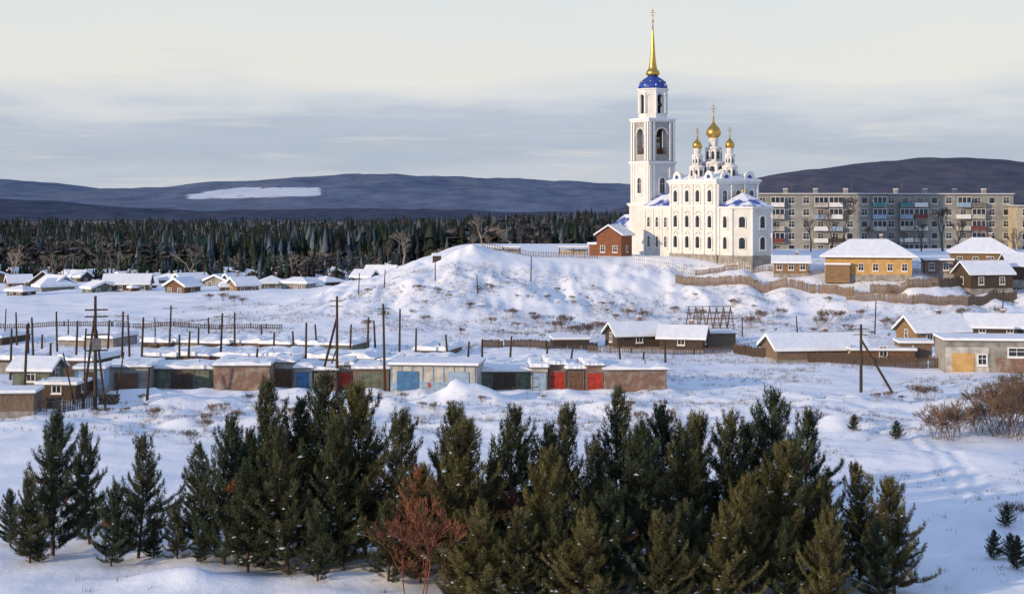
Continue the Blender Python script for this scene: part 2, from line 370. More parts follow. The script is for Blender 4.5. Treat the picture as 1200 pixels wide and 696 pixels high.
# ------------------------------------------------------------------ pine trees
def needles(P,Dv,Cc,n,ln,wd,spread,r):
    N=len(P);P=np.repeat(P,n,0);Dv=np.repeat(Dv,n,0);C=np.repeat(Cc,n,0)
    d=Dv+spread*r.normal(size=P.shape);d/=np.linalg.norm(d,axis=1)[:,None]
    s=np.cross(d,r.normal(size=P.shape));s/=np.linalg.norm(s,axis=1)[:,None]
    L=ln*(.7+.6*r.random(len(P)))[:,None];P=P+.05*r.normal(size=P.shape)
    V=np.stack([P-s*wd,P+s*wd,P+d*L],1).reshape(-1,3)
    return V,np.arange(len(V)).reshape(-1,3),np.repeat(C*(.75+.5*r.random((len(C),1))),3,0)
def pine(seed,Hh,Rf,olive,rust=0,snow=.04):
    r=np.random.default_rng(seed)
    TP=[];TD=[];TC=[];SP=[]
    b=B('x',0,0,0)
    bend=r.normal(size=2)*.28
    def cen(z):t=z/Hh;return np.array([bend[0]*math.sin(t*3),bend[1]*math.sin(t*2.5),z])
    zs=np.linspace(-.4,Hh*.98,9)
    for i in range(8):b.tube('t',M_bark,cen(zs[i]),cen(zs[i+1]),.014*Hh*(1-zs[i]/Hh)+.015,.014*Hh*(1-zs[i+1]/Hh)+.012,7)
    z=Hh*.05
    lop=r.random()*6.28
    while z<Hh*.96:
        t=z/Hh;nb=int(r.integers(4,7));a0=r.random()*6.28
        env=Hh*Rf*min(1,(1-t)**.78*1.15)*(.66+.34*min(1,t/.2))*(.72+.45*r.random())
        for k in range(nb):
            a=a0+k*6.283/nb+r.normal()*.3
            L=env*(.55+.62*r.random())*(1+.16*math.cos(a-lop))
            if r.random()<.12:L*=.4
            if r.random()<.07:L*=1.25
            L=max(L,.2)
            el=math.radians(12+40*t+r.normal()*10)
            d=np.array([math.cos(a)*math.cos(el),math.sin(a)*math.cos(el),math.sin(el)])
            p0=cen(z+r.normal()*.06);clump=r.random()
            col0=np.array([.030,.046,.026])*(1-olive)+np.array([.105,.090,.032])*olive
            col0=col0*(.5+.9*clump)
            if r.random()<rust+.012:col0=np.array([.19,.085,.04])
            ns=max(2,int(L/.19))
            side=np.cross(d,[0,0,1]);side/=np.linalg.norm(side)
            lastp=p0
            for j in range(1,ns+1):
                s=j/ns;p=p0+d*L*s+np.array([0,0,.34*L*s*s*s-.14*L*s*(1-t)])
                if j%3==0 or j==ns:
                    b.tube('t',M_bark,lastp,p,.010+.022*(1-s)*L/2.4,.008+.02*(1-s)*L/2.4,3);lastp=p
                if s>.2:
                    tl=(.12+.50*(1-s)**.6)*min(1,L/1.5)
                    for sg in (-1,1):
                        if r.random()<.86:
                            dd=d*.75+side*sg*(.6+.4*r.random())+np.array([0,0,.3+.35*r.random()]);dd/=np.linalg.norm(dd)
                            nt_=max(1,int(tl/.17))
                            for q in range(1,nt_+1):
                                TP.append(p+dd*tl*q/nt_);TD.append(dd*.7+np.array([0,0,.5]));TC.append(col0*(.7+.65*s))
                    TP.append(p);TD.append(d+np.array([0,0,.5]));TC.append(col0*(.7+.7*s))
                    if r.random()<snow*(1.6-1.5*t):SP.append(p+np.array([0,0,.07]))
            for q in range(1,3):
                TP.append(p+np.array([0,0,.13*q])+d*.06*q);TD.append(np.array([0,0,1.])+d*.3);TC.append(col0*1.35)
        z+=Hh*(.036+.012*r.random())
    for q in range(9):
        p=cen(Hh*(.92+.08*q/8));TP.append(p);TD.append(np.array([0,0,1.]));TC.append(np.array([.09,.085,.035]))
    TP=np.array(TP);TD=np.array(TD);TC=np.array(TC)
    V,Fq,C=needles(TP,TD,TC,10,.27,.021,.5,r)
    tv,tf,_,_=b.p[('t',M_bark.name)]
    tris=[]
    for f in tf:
        for i in range(1,len(f)-1):tris.append((f[0],f[i],f[i+1]))
    tv=np.array([tuple(v) for v in tv]);tris=np.array(tris)+len(V)
    allV=[V,tv];allF=[Fq,tris];mi=[np.zeros(len(Fq)),np.ones(len(tris))];Cs=[C,np.full((len(tv),3),.1)]
    off=len(V)+len(tv)
    if SP:
        SPa=np.array(SP);ns=7;N=len(SPa)
        a=np.arange(ns)*6.283/ns
        R=(.08+.13*r.random((N,1)))*(.5+.8*r.random((N,ns)))
        ring=np.stack([SPa[:,0:1]+R*np.cos(a),SPa[:,1:2]+R*np.sin(a),SPa[:,2:3]-.03-.05*r.random((N,ns))],2)
        ap=(SPa+[0,0,.07])[:,None,:];Vs=np.concatenate([ring,ap],1).reshape(-1,3)
        bi=off+np.arange(N)[:,None]*(ns+1);k=np.arange(ns)
        Fs=np.stack([bi+k,bi+(k+1)%ns,np.broadcast_to(bi+ns,(N,ns))],2).reshape(-1,3)
        allV.append(Vs);allF.append(Fs);mi.append(np.full(len(Fs),2));Cs.append(np.full((len(Vs),3),.8))
    return npmesh('pine_tree',np.concatenate(allV),np.concatenate(allF),[M_needle,M_bark,M_roofsnow],midx=np.concatenate(mi),col=np.concatenate(Cs))
VAR=[pine(11,9,.33,.1),pine(12,9,.31,.4),pine(13,9,.36,.65),pine(14,9,.32,.3),pine(15,9,.35,.85),pine(16,9,.29,.2),pine(17,9,.33,.5,rust=.55)]
PT=[(12,575,91,0),(62,485,88,0),(105,500,91,5),(162,512,87,3),(208,585,86,1),
(240,522,87,5),(262,492,85,0),(310,450,87,3),(338,500,83,1),(374,442,88,0),(402,492,84,3),(428,452,87,2),(472,482,84,1),(492,548,80,6),(372,590,80,5),(455,585,80,1),
(530,478,86,3),(562,497,80,2),(603,482,84,0),(628,530,77,4),(664,480,83,3),(692,520,79,1),(722,458,85,5),(748,500,80,0),(790,508,81,3),(818,490,84,2),(852,482,83,1),(882,560,77,4),(907,462,84,0),(932,520,80,2),
(948,484,87,3),(975,560,79,1),(1008,545,81,4),(1048,562,79,2),(1030,610,77,5),(565,590,75,4),(765,600,75,2),(655,590,75,1),(845,590,75.5,4),(715,570,77,0),(600,600,74.5,2),(920,610,76,5),(535,600,77,2),(290,540,83,5),(35,560,86,3),(130,570,85,0),(690,600,74,4),(800,590,76,3),(975,600,75,4),(580,540,82,3),(640,500,86,0),(770,478,87,0),(878,500,86,3),(350,470,89,5),(285,505,89,0)]
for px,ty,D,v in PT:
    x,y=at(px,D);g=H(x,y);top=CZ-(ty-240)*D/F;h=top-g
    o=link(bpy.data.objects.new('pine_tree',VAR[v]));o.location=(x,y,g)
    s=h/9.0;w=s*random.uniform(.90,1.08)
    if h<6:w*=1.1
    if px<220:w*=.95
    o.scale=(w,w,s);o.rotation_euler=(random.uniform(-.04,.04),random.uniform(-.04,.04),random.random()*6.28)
for px,py,hh in [(1178,618,1.3),(1165,655,1.6),(1192,668,1.8),(1050,515,1.6),(1185,655,1.4),(330,660,1.6),(235,660,1.5),(45,660,1.5),(1000,505,1.4),(180,655,1.6),(400,662,1.5)]:
    x,y=gp(px,py);o=link(bpy.data.objects.new('pine_sapling',VAR[random.choice([0,3,5])]));o.location=(x,y,H(x,y));s=hh/9;o.scale=(s*1.5,s*1.5,s);o.rotation_euler[2]=random.random()*6

# ------------------------------------------------------------------ bare trees and shrubs
def bare(seed,h,mt,depth=5,rmin=.03,stems=1,spread=.5,name='bare_tree'):
    r=random.Random(seed);b=B('x',0,0,0)
    def rec(p,d,L,rad,k):
        q=p
        for i in range(2):
            d=(d+Vector((r.gauss(0,.10),r.gauss(0,.10),.04))).normalized();q2=q+d*L/2
            b.tube('t',mt,q,q2,max(rmin,rad*(1-.15*i)),max(rmin,rad*(.82-.12*i)),5 if k>3 else 3);q=q2
        if k==0:return
        for i in range(r.choice([2,3,3])+(k<3)):
            ax=Vector((r.gauss(0,1),r.gauss(0,1),r.gauss(0,.4))).normalized()
            nd=(d+ax*spread*r.uniform(.7,1.3)).normalized();nd.z=max(nd.z,-.1)
            rec(q-d*L*.35*r.random(),nd,L*r.uniform(.62,.85),rad*.62,k-1)
    for s in range(stems):
        if stems==1:rec(Vector((0,0,-.3)),Vector((0,0,1)),h*.28,h*.022,depth)
        else:
            a=r.random()*6.28;rec(Vector((r.gauss(0,.14)*h,r.gauss(0,.14)*h,-.1)),Vector((math.cos(a)*.5,math.sin(a)*.5,1)).normalized(),h*.36,h*.008,depth)
    v,f,_,_=b.p[('t',mt.name)];me=bpy.data.meshes.new(name);me.from_pydata([tuple(q) for q in v],[],f);me.materials.append(mt);me.update();return me
BT=[bare(s,12,M_barelt,5,.028,1,.55) for s in(1,2,3)];BD=[bare(s,12,M_bare,5,.028,1,.42) for s in(4,5,6)]
RT=[bare(s,6,M_redtwig,5,.016,2,.5) for s in(31,32)]
SH=[bare(s,2.4,M_shrub,4,.007,12,.5,'shrub') for s in(7,8,9,10)]
def inst(name,me,x,y,s,sz=None):
    o=link(bpy.data.objects.new(name,me));o.location=(x,y,H(x,y));o.scale=(s,s,sz or s);o.rotation_euler[2]=random.random()*6.28;return o
for px,D,s in [(508,78,.95),(488,77,.8),(978,84,.8),(520,82,1.0)]:
    x,y=at(px,D);inst('bare_tree',RT[random.randrange(2)],x,y,s)
for px,D,h in [(472,380,12.5),(222,400,10),(15,390,10),(345,405,8),(118,405,7),(425,390,6),(440,395,5),(60,400,7),(290,410,6),(565,420,11),(600,430,9)]:
    x,y=at(px,D);inst('bare_tree',BT[random.randrange(3)],x,y,h/11*1.1)
for i in range(44):
    x,y=at(random.uniform(-20,720),random.uniform(425,475));inst('bare_tree',random.choice(BT+BD),x,y,random.uniform(.45,.9))
for px,D,h in [(990,338,15),(1105,338,14),(1022,335,8),(905,335,8),(950,335,9),(1150,330,8),(1080,335,9),(885,338,7),(1190,300,7),(1060,320,6),(975,336,11),(1120,336,10)]:
    x,y=at(px,D);inst('bare_tree',BD[random.randrange(3)],x,y,h/12)
SHL=[(660,385,1.5),(650,388,1.1),(690,397,1.5),(672,392,1),(705,390,1.2),(890,378,1.4),(880,384,1.3),(970,380,1.6),(960,384,1.2),(985,376,1.1),(755,375,1.1),(735,372,1),(790,368,.9),(915,372,1),(262,353,1.1),(275,355,1),(245,352,.9),(285,356,.8),
(1195,515,3.2),(1180,512,2.6),(1172,508,2.0),(1108,516,2.0),(1150,505,1.5),(1090,470,1.0),(1075,468,1.0),(1165,470,1.2),(1190,470,1.8),(1140,478,1),(180,492,.8),(250,488,.8),(340,492,.8),(530,480,.6),(430,385,1),(500,378,.8),(540,392,.7),
(600,372,1),(575,380,.8),(630,380,1),(1040,385,1.2),(1060,380,1),(860,360,1),(1010,372,.9),(450,372,.8),(820,372,1),(1130,372,1),(1170,372,1.1),(1150,378,1),(240,505,.7),(225,520,.8),(1055,660,.9),(1185,610,.8),(1198,500,2.8),(1186,495,2.2),(1120,512,1.6),(1098,514,1.2)]
for px,py,h in SHL:
    x,y=gp(px,py);inst('shrub',SH[random.randrange(4)],x,y,h*.72)
for i in range(110):
    if i<75:px,py=random.uniform(430,1190),random.uniform(335,397)
    else:px,py=random.uniform(100,1150),random.uniform(466,500)
    x,y=gp(px,py);inst('shrub',SH[random.randrange(4)],x,y,random.uniform(.2,.5))

# dry grass: one object
def drygrass():
    r=np.random.default_rng(5);P=[];hh=[]
    zones=[(-60,95,236,290,5500,.45),(-75,75,132,156,2600,.38),(-70,60,160,240,2500,.4),(-40,110,170,240,2200,.4),(10,50,80,130,450,.3),(-30,-2,78,100,150,.3)]
    for x0,x1,y0,y1,n,h in zones:
        x=x0+(x1-x0)*r.random(n*3);y=y0+(y1-y0)*r.random(n*3)
        k=(fbm(x/8,y/8,91,3)+.25*r.random(len(x)))>.17
        x=x[k][:n];y=y[k][:n];P.append(np.stack([x,y,hgt(x,y)],1));hh.append(np.full(len(x),h))
    P=np.concatenate(P);hh=np.concatenate(hh);n=6
    P=np.repeat(P,n,0)+r.normal(size=(len(P)*n,3))*[.14,.14,0];L=np.repeat(hh,n)*(.4+.8*r.random(len(P)))
    a=r.random(len(P))*6.28;s=np.stack([np.cos(a),np.sin(a),0*a],1)*.02
    T=P+np.stack([r.normal(size=len(P))*.15,r.normal(size=len(P))*.15,L],1)
    V=np.stack([P-s-[0,0,.05],P+s-[0,0,.05],T],1).reshape(-1,3)
    C=np.repeat(np.array([.23,.18,.12])*(.5+.7*r.random((len(P),1))),3,0)
    link(bpy.data.objects.new('dry_grass',npmesh('dry_grass',V,np.arange(len(V)).reshape(-1,3),[M_grass],col=C)))
drygrass()

# ------------------------------------------------------------------ church
def cross(b,cx,cy,z,h):
    r=.035*h**.5
    b.tube('crosses',M_gold,(cx,cy,z),(cx,cy,z+h),r*1.4,r)
    for zz,w in((.62,.28),(.80,.14)):
        b.tube('crosses',M_gold,(cx,cy-w*h,z+h*zz),(cx,cy+w*h,z+h*zz),r,r)
    b.tube('crosses',M_gold,(cx,cy-.15*h,z+h*.42),(cx,cy+.15*h,z+h*.34),r,r)
def onion(b,cx,cy,z,r,part='domes',m=None):
    m=m or M_gold
    b.lathe(part,m,cx,cy,[(r*.5,z-.05),(r*.62,z+.1*r),(r*.88,z+.35*r),(r,z+.72*r),(r*.97,z+1.0*r),(r*.78,z+1.35*r),(r*.5,z+1.68*r),(r*.26,z+1.95*r),(r*.12,z+2.3*r),(r*.06,z+2.8*r)],28)
    b.lathe(part,m,cx,cy,[(r*.04,z+2.7*r),(r*.14,z+2.8*r),(r*.14,z+2.9*r),(r*.04,z+3.0*r)],12)
    return z+2.95*r
def archwall(b,part,m,side,wall,w,z0,z1,r,zs,sp,t=.9):
    sg={'-y':-1,'+y':1,'+x':1,'-x':-1}[side]
    def T(a,d,z):
        return (a,wall-sg*d,z) if side[1]=='y' else (wall-sg*d,a,z)
    for d in(0,t):
        V=[];Fc=[]
        def q(p):
            o=len(V);V.extend([T(a,d,z) for a,z in p]);Fc.append(tuple(range(o,o+4)))
        q([(-w,z0),(-r,z0),(-r,sp),(-w,sp)]);q([(r,z0),(w,z0),(w,sp),(r,sp)]);q([(-r,z0),(r,z0),(r,zs),(-r,zs)])
        q([(-w,sp),(-r,sp),(-r,z1),(-w,z1)]);q([(r,sp),(w,sp),(w,z1),(r,z1)])
        for i in range(10):
            a0=math.pi*i/10;a1=math.pi*(i+1)/10
            q([(r*math.cos(a0),sp+r*math.sin(a0)),(r*math.cos(a1),sp+r*math.sin(a1)),(r*math.cos(a1),z1),(r*math.cos(a0),z1)])
        b.add(part,m,V,Fc)
    pts=[(-r,zs),(r,zs),(r,sp)]+[(r*math.cos(math.pi*i/10),sp+r*math.sin(math.pi*i/10)) for i in range(1,11)]
    n=len(pts);V=[T(a,0,z) for a,z in pts]+[T(a,t,z) for a,z in pts]
    b.add(part,m,V,[(i,(i+1)%n,n+(i+1)%n,n+i) for i in range(n)])
def cornice(b,hx0,hx1,hy0,hy1,z,o=.35,h=.5,part='cornices'):
    b.box(part,M_trim,hx0-o*.5,hx1+o*.5,hy0-o*.5,hy1+o*.5,z-h*.6,z)
    b.box(part,M_trim,hx0-o,hx1+o,hy0-o,hy1+o,z+.002,z+h*.5)
    b.box('roof_snow',M_roofsnow,hx0-o+.03,hx1+o-.03,hy0-o+.03,hy1+o-.03,z+h*.5+.002,z+h*.5+.12)
tx,ty=at(765,318)
b=B('white_church',tx,ty,9.75,-math.radians(60),joined=False)
h=3.5;b.box('tower_walls',M_white,-h,h,-h,h,-1.5,10.2)
cornice(b,-h,h,-h,h,10.2)
h=3.25;b.box('tower_walls',M_white,-h,h,-h,h,10.4,18.7)
cornice(b,-h,h,-h,h,18.8)
for sd,w in(('-y',-h),('+x',h),('+y',h),('-x',-h)):
    b.win(sd,w,0,12.6,1.3,3.2,arch=True,fr=.25,pr=.2)
    for u in(-2.9,-2.05,2.05,2.9):
        d=.16
        x0,x1,y0,y1=(u-.24,u+.24,w-d,w+.01) if sd=='-y' else (u-.24,u+.24,w-.01,w+d) if sd=='+y' else (w-.01,w+d,u-.24,u+.24) if sd=='+x' else (w-d,w+.01,u-.24,u+.24)
        b.box('pilasters',M_trim,x0,x1,y0,y1,10.72,18.4)
        b.box('pilasters',M_trim,x0,x1,y0,y1,19.3,27.2)
h=3.1
for sd,w in(('-y',-h),('+x',h),('+y',h),('-x',-h)):
    hw=h if sd[1]=='y' else h-.003
    archwall(b,'tower_walls',M_white,sd,w,hw,19.1,27.6,1.25,20.6,24.6,0)
    pts=[]
    for i in range(11):
        a=math.pi*i/10;pts.append((1.45*math.cos(a),24.6+1.45*math.sin(a)))
    for i in range(10):
        (u0,z0),(u1,z1)=pts[i],pts[i+1]
        s_=1 if sd[0]=='+' else -1
        P=lambda u,z:(u,w+s_*.08,z) if sd[1]=='y' else (w+s_*.08,u,z)
        b.tube('arch_trim',M_trim,P(u0,z0),P(u1,z1),.13,.13,5)
    s_=1 if sd[0]=='+' else -1
    for zz in(21.0,21.9):
        P=lambda u,z:(u,w-s_*.2,z) if sd[1]=='y' else (w-s_*.2,u,z)
        b.tube('railings',M_woodd,P(-1.2,zz),P(1.2,zz),.06,.06,4)
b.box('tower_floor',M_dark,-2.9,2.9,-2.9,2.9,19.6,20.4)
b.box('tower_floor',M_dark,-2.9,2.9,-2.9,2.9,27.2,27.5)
b.box('bell_frame_and_dark_core',M_brownwood,-1.5,1.5,-1.5,1.5,20.4,21.8)
b.box('bell_frame_and_dark_core',M_dark,-1.3,1.3,-1.3,1.3,24.2,27.2)  # dark core added behind the arches, standing in for interior shade
for sx in(-1,1):
    for sy in(-1,1):
        b.box('tower_piers',M_white,*sorted((sx*3.09,sx*1.5)),*sorted((sy*3.09,sy*1.5)),20.4,27.2)
        b.tube('bell_frame_and_dark_core',M_brownwood,(sx*1.2,sy*1.2,20.4),(sx*1.2,sy*1.2,27),.25,.25,4)
def bell(cx,cy,z,r):
    b.lathe('bells',M_bronze,cx,cy,[(r,z),(r*.8,z+.25*r),(r*.6,z+.8*r),(r*.5,z+1.3*r),(r*.25,z+1.55*r),(.05,z+1.6*r)],16)
    b.tube('bells',M_bronze,(cx,cy,z+1.5*r),(cx,cy,z+1.5*r+1.4),.05,.05)
bell(0,0,22.0,1.3);bell(1.9,0,23,.5);bell(0,-1.9,23,.5)
cornice(b,-3.1,3.1,-3.1,3.1,27.6,.4,.6)
R8=3.0
b.lathe('tower_walls',M_white,0,0,[(R8,27.9),(R8,29.0)],8,False,math.pi/8)
for i in range(8):
    a=math.pi/4*i+math.pi/8
    b.lathe('tower_piers',M_white,2.66*math.cos(a),2.66*math.sin(a),[(.40,29),(.40,33.4)],8,False,a)
    b.lathe('pilasters',M_trim,2.95*math.cos(a),2.95*math.sin(a),[(.26,29.05),(.2,29.3),(.2,32.9),(.28,33.2)],10)
    a2=math.pi/4*i;c=Vector((math.cos(a2),math.sin(a2),0));t=Vector((-math.sin(a2),math.cos(a2),0))
    rr=.85;V=[];Fc=[]
    for d in(2.15,2.72):
        for k in range(8):
            q0=math.pi*k/8;q1=math.pi*(k+1)/8;o=len(V)
            for u,z in((rr*math.cos(q0),32.1+rr*math.sin(q0)),(rr*math.cos(q1),32.1+rr*math.sin(q1)),(rr*math.cos(q1),33.5),(rr*math.cos(q0),33.5)):
                V.append(tuple(c*d+t*u+Vector((0,0,z))))
            Fc.append((o,o+1,o+2,o+3))
    b.add('arch_heads',M_white,V,Fc)
    if i%2==1:
        p=[c*2.6+t*u for u in(-.9,.9)]
        b.add('blind_bays',M_white,[(p[0].x,p[0].y,29),(p[1].x,p[1].y,29),(p[1].x,p[1].y,33.3),(p[0].x,p[0].y,33.3)],[(0,1,2,3)])
b.lathe('dark_tower_core',M_dark,0,0,[(1.5,29),(1.5,33.4)],8)  # added dark core that makes the upper openings read as shaded
for i in range(4):
    a=math.pi/2*i;b.lathe('bells',M_bronze,1.95*math.cos(a),1.95*math.sin(a),[(.42,30.6),(.32,30.8),(.22,31.3),(.04,31.5)],12)
b.lathe('cornices',M_trim,0,0,[(3.05,33.4),(3.1,33.7),(3.4,33.9),(3.4,34.15),(3.0,34.2)],8,False,math.pi/8)
b.lathe('blue_dome',M_bluedome,0,0,[(3.05,34.2),(3.0,34.7),(2.75,35.3),(2.3,35.9),(1.7,36.35),(1.2,36.6),(1.0,36.9)],32)
for i in range(16):
    a=math.pi/8*i;rr,zz=(2.98,34.85) if i%2 else (2.62,35.6)
    b.lathe('dome_windows',M_trim if i%2 else M_gold,rr*math.cos(a),rr*math.sin(a),[(.02,zz-.22),(.2,zz),(.02,zz+.22)],6)
b.lathe('spire',M_gold,0,0,[(1.0,36.85),(1.35,37.1),(1.45,37.5),(1.25,37.9),(.95,38.2),(.9,38.5),(.75,39.2),(.55,41),(.38,43.5),(.2,46),(.07,48)],16)
b.lathe('spire',M_gold,0,0,[(.05,47.9),(.24,48.1),(.24,48.3),(.05,48.5)],12)
cross(b,0,0,48.4,2.5)
b.box('porch_walls',M_white,-10,-3.52,-3.2,3.2,-1.5,5.6);b.gable('porch_roof',M_blueroof,-10.4,-3.5,-3.7,3.7,5.62,8.2)
for u in(-8.5,-6.7,-4.9):b.win('-y',-3.2,u,1.8,.8,2.0,arch=True,fr=.2,pr=.15)
b.box('refectory_walls',M_white,3.52,12.98,-4.7,4.7,-1.5,9.6);cornice(b,3.9,12.6,-4.7,4.7,9.6,.3)
b.gable('refectory_roof',M_blueroof,3.52,13,-5.0,5.0,9.98,12.6)
for u in(5.4,8.3,11.2):
    for z,hh in((1.8,2.2),(5.8,2.0)):
        b.win('-y',-4.7,u,z,.95,hh,arch=True,fr=.24,pr=.2);b.win('+y',4.7,u,z,.95,hh,arch=True)
for u in(3.9,6.85,9.75,12.6):b.box('pilasters',M_trim,u-.22,u+.22,-4.9,-4.69,-.5,9.2)
b.box('nave_walls',M_white,13,28,-5,5,-1.5,14.6);cornice(b,13,28,-5,5,14.6,.5,.7)
b.box('cornices',M_trim,12.9,28.1,-5.14,5.14,9.9,10.2)
b.box('plinth',M_conc,12.85,28.15,-5.16,5.16,-1.5,.7)
for u in(15,18.8,22.2,26):
    for z,hh in((1.9,2.3),(5.9,2.3),(10.8,2.3)):
        b.win('-y',-5,u,z,1.25,hh,arch=True,fr=.26,pr=.24,bars=False);b.win('+y',5,u,z,1.05,hh,arch=True,fr=.28)
        b.tube('pediments',M_trim,(u-.85,-5.2,z+hh+.35),(u,-5.2,z+hh+.95),.1,.1,4);b.tube('pediments',M_trim,(u+.85,-5.2,z+hh+.35),(u,-5.2,z+hh+.95),.1,.1,4)
for u in(-3.2,0,3.2):b.win('+x',28,u,10.8,1.0,2.2,arch=True,fr=.26,pr=.22);b.win('-x',13,u,12.8,.5,.8,arch=True)
for u in(13.3,16.9,20.5,24.1,27.7):
    b.lathe('pilasters',M_trim,u,-5.1,[(.28,.7),(.22,1.2),(.22,13.7),(.33,14.1)],10);b.box('pilasters',M_trim,u-.25,u+.25,4.99,5.2,-.5,14.1)
for u in(-4.7,-1.6,1.6,4.7):b.lathe('pilasters',M_trim,28.1,u,[(.28,.7),(.22,1.2),(.22,13.7),(.33,14.1)],10)
b.hip('nave_roof',M_roofsnow,12.7,28.3,-5.3,5.3,15.1,17.2)
def koko(cx,cy,side,r,z):
    n=10;pts=[(r*math.cos(math.pi*i/n),r*1.25*math.sin(math.pi*i/n)**.8) for i in range(n+1)]
    V=[]
    for d in(-.25,.25):
        for u,zz in pts:V.append((cx+u,cy+d,z+zz) if side=='y' else (cx+d,cy+u,z+zz))
    m=n+1;b.add('rounded_gables',M_trim,V,[tuple(range(m)),tuple(range(m,2*m))[::-1]]+[(i,i+1,m+i+1,m+i) for i in range(n)])
    s_=1 if (cy>0 if side=='y' else cx>20) else -1
    V=[(cx+u*.45,cy+s_*.27,z+.2+zz*.45) if side=='y' else (cx+s_*.27,cy+u*.45,z+.2+zz*.45) for u,zz in pts]
    b.add('gable_panels',M_bluedome,V,[tuple(range(m))])
for u in(15.4,20.5,25.6):koko(u,-4.9,'y',1.3,15.1);koko(u,4.9,'y',1.3,15.1)
for u in(-2.8,2.8):koko(27.9,u,'x',1.2,15.1);koko(13.1,u,'x',1.2,15.1)
def drum(cx,cy,z0,tiers,rd):
    z=z0
    for r,hh in tiers:
        b.lathe('drums',M_white,cx,cy,[(r,z),(r,z+hh)],8 if r>1 else 12,False,math.pi/8)
        b.lathe('cornices',M_trim,cx,cy,[(r,z+hh-.25),(r+.2,z+hh-.1),(r+.2,z+hh+.05),(r*.8,z+hh+.3)],16)
        for i in range(8):
            a=math.pi/4*i
            if hh>1.5:
                b.lathe('drum_windows',M_glass,cx+(r*.93)*math.cos(a),cy+(r*.93)*math.sin(a),[(.02,z+.4),(r*.17,z+.42),(r*.17,z+hh-.9),(.02,z+hh-.6)],8)
            a+=math.pi/8;b.lathe('drum_columns',M_trim,cx+r*math.cos(a),cy+r*math.sin(a),[(.09*r+.04,z),(.09*r+.04,z+hh-.2)],6)
        z+=hh+.3
    zt=onion(b,cx,cy,z-.1,rd);return zt
zt=drum(20.5,0,16.2,[(2.4,2.2),(1.5,2.6),(.85,1.4)],1.45);cross(b,20.5,0,zt,2.5)
for cx,cy in((15.4,0),(25.6,0),(20.5,-4.0),(20.5,4.0)):
    zt=drum(cx,cy,15.4,[(1.35,2.2),(.85,1.9),(.5,.8)],.9);cross(b,cx,cy,zt,1.6)
ap=[(28,-4.6),(32.2,-4.6),(35.3,-2.3),(35.3,2.3),(32.2,4.6),(28,4.6)]
b.prism('apse_walls',M_white,ap,-1.5,9.5)
ap2=[(28,-4.9),(32.4,-4.9),(35.65,-2.5),(35.65,2.5),(32.4,4.9),(28,4.9)]
b.prism('cornices',M_trim,ap2,9.5,9.9)
ap3=[(28.02,-5.0),(32.5,-5.0),(35.8,-2.55),(35.8,2.55),(32.5,5.0),(28.02,5.0)]
b.pyr('apse_roof',M_blueroof,ap3,9.92,(29.6,0,12.6));b.lathe('apse_roof',M_gold,29.6,0,[(.1,12.4),(.3,12.8),(.3,13.0),(.05,13.4)],10)
b.prism('plinth',M_conc,[(28,-4.75),(32.3,-4.75),(35.45,-2.4),(35.45,2.4),(32.3,4.75),(28,4.75)],-1.5,.7)
for z,hh in((1.9,2.3),(5.9,2.2)):
    b.win('-y',-4.6,30.2,z,1.2,hh,arch=True,fr=.26,pr=.22,bars=False)
    b.win('+x',35.3,0,z,1.2,hh,arch=True,fr=.26,pr=.22,bars=False)
    for sy in(-1,1):
        cx,cy=33.75,sy*3.45;n=Vector((2.3,sy*3.1,0)).normalized();t=Vector((-n.y,n.x,0))
        pts=[(-.55,z),(.55,z)]+[(.55*math.cos(math.pi*i/8),z+hh-.55+.55*math.sin(math.pi*i/8)) for i in range(9)]
        c=Vector((cx,cy,0));V=[tuple(c+n*.02+t*u+Vector((0,0,q))) for u,q in pts];b.add('windows',M_glass,V,[tuple(range(len(V)))])
        for k in range(len(pts)):
            (u0,z0),(u1,z1)=pts[k],pts[(k+1)%len(pts)]
            p=c+n*.1+t*u0*1.25;q=c+n*.1+t*u1*1.25;b.tube('window_frames',M_trim,(p.x,p.y,z0),(q.x,q.y,z1),.12,.12,4)
for u,v in((28.3,-4.7),(32.2,-4.65),(35.3,-2.3),(35.3,2.3),(32.2,4.65)):b.lathe('pilasters',M_trim,u,v,[(.28,.7),(.22,1.1),(.22,9),(.33,9.4)],10)
b.done()

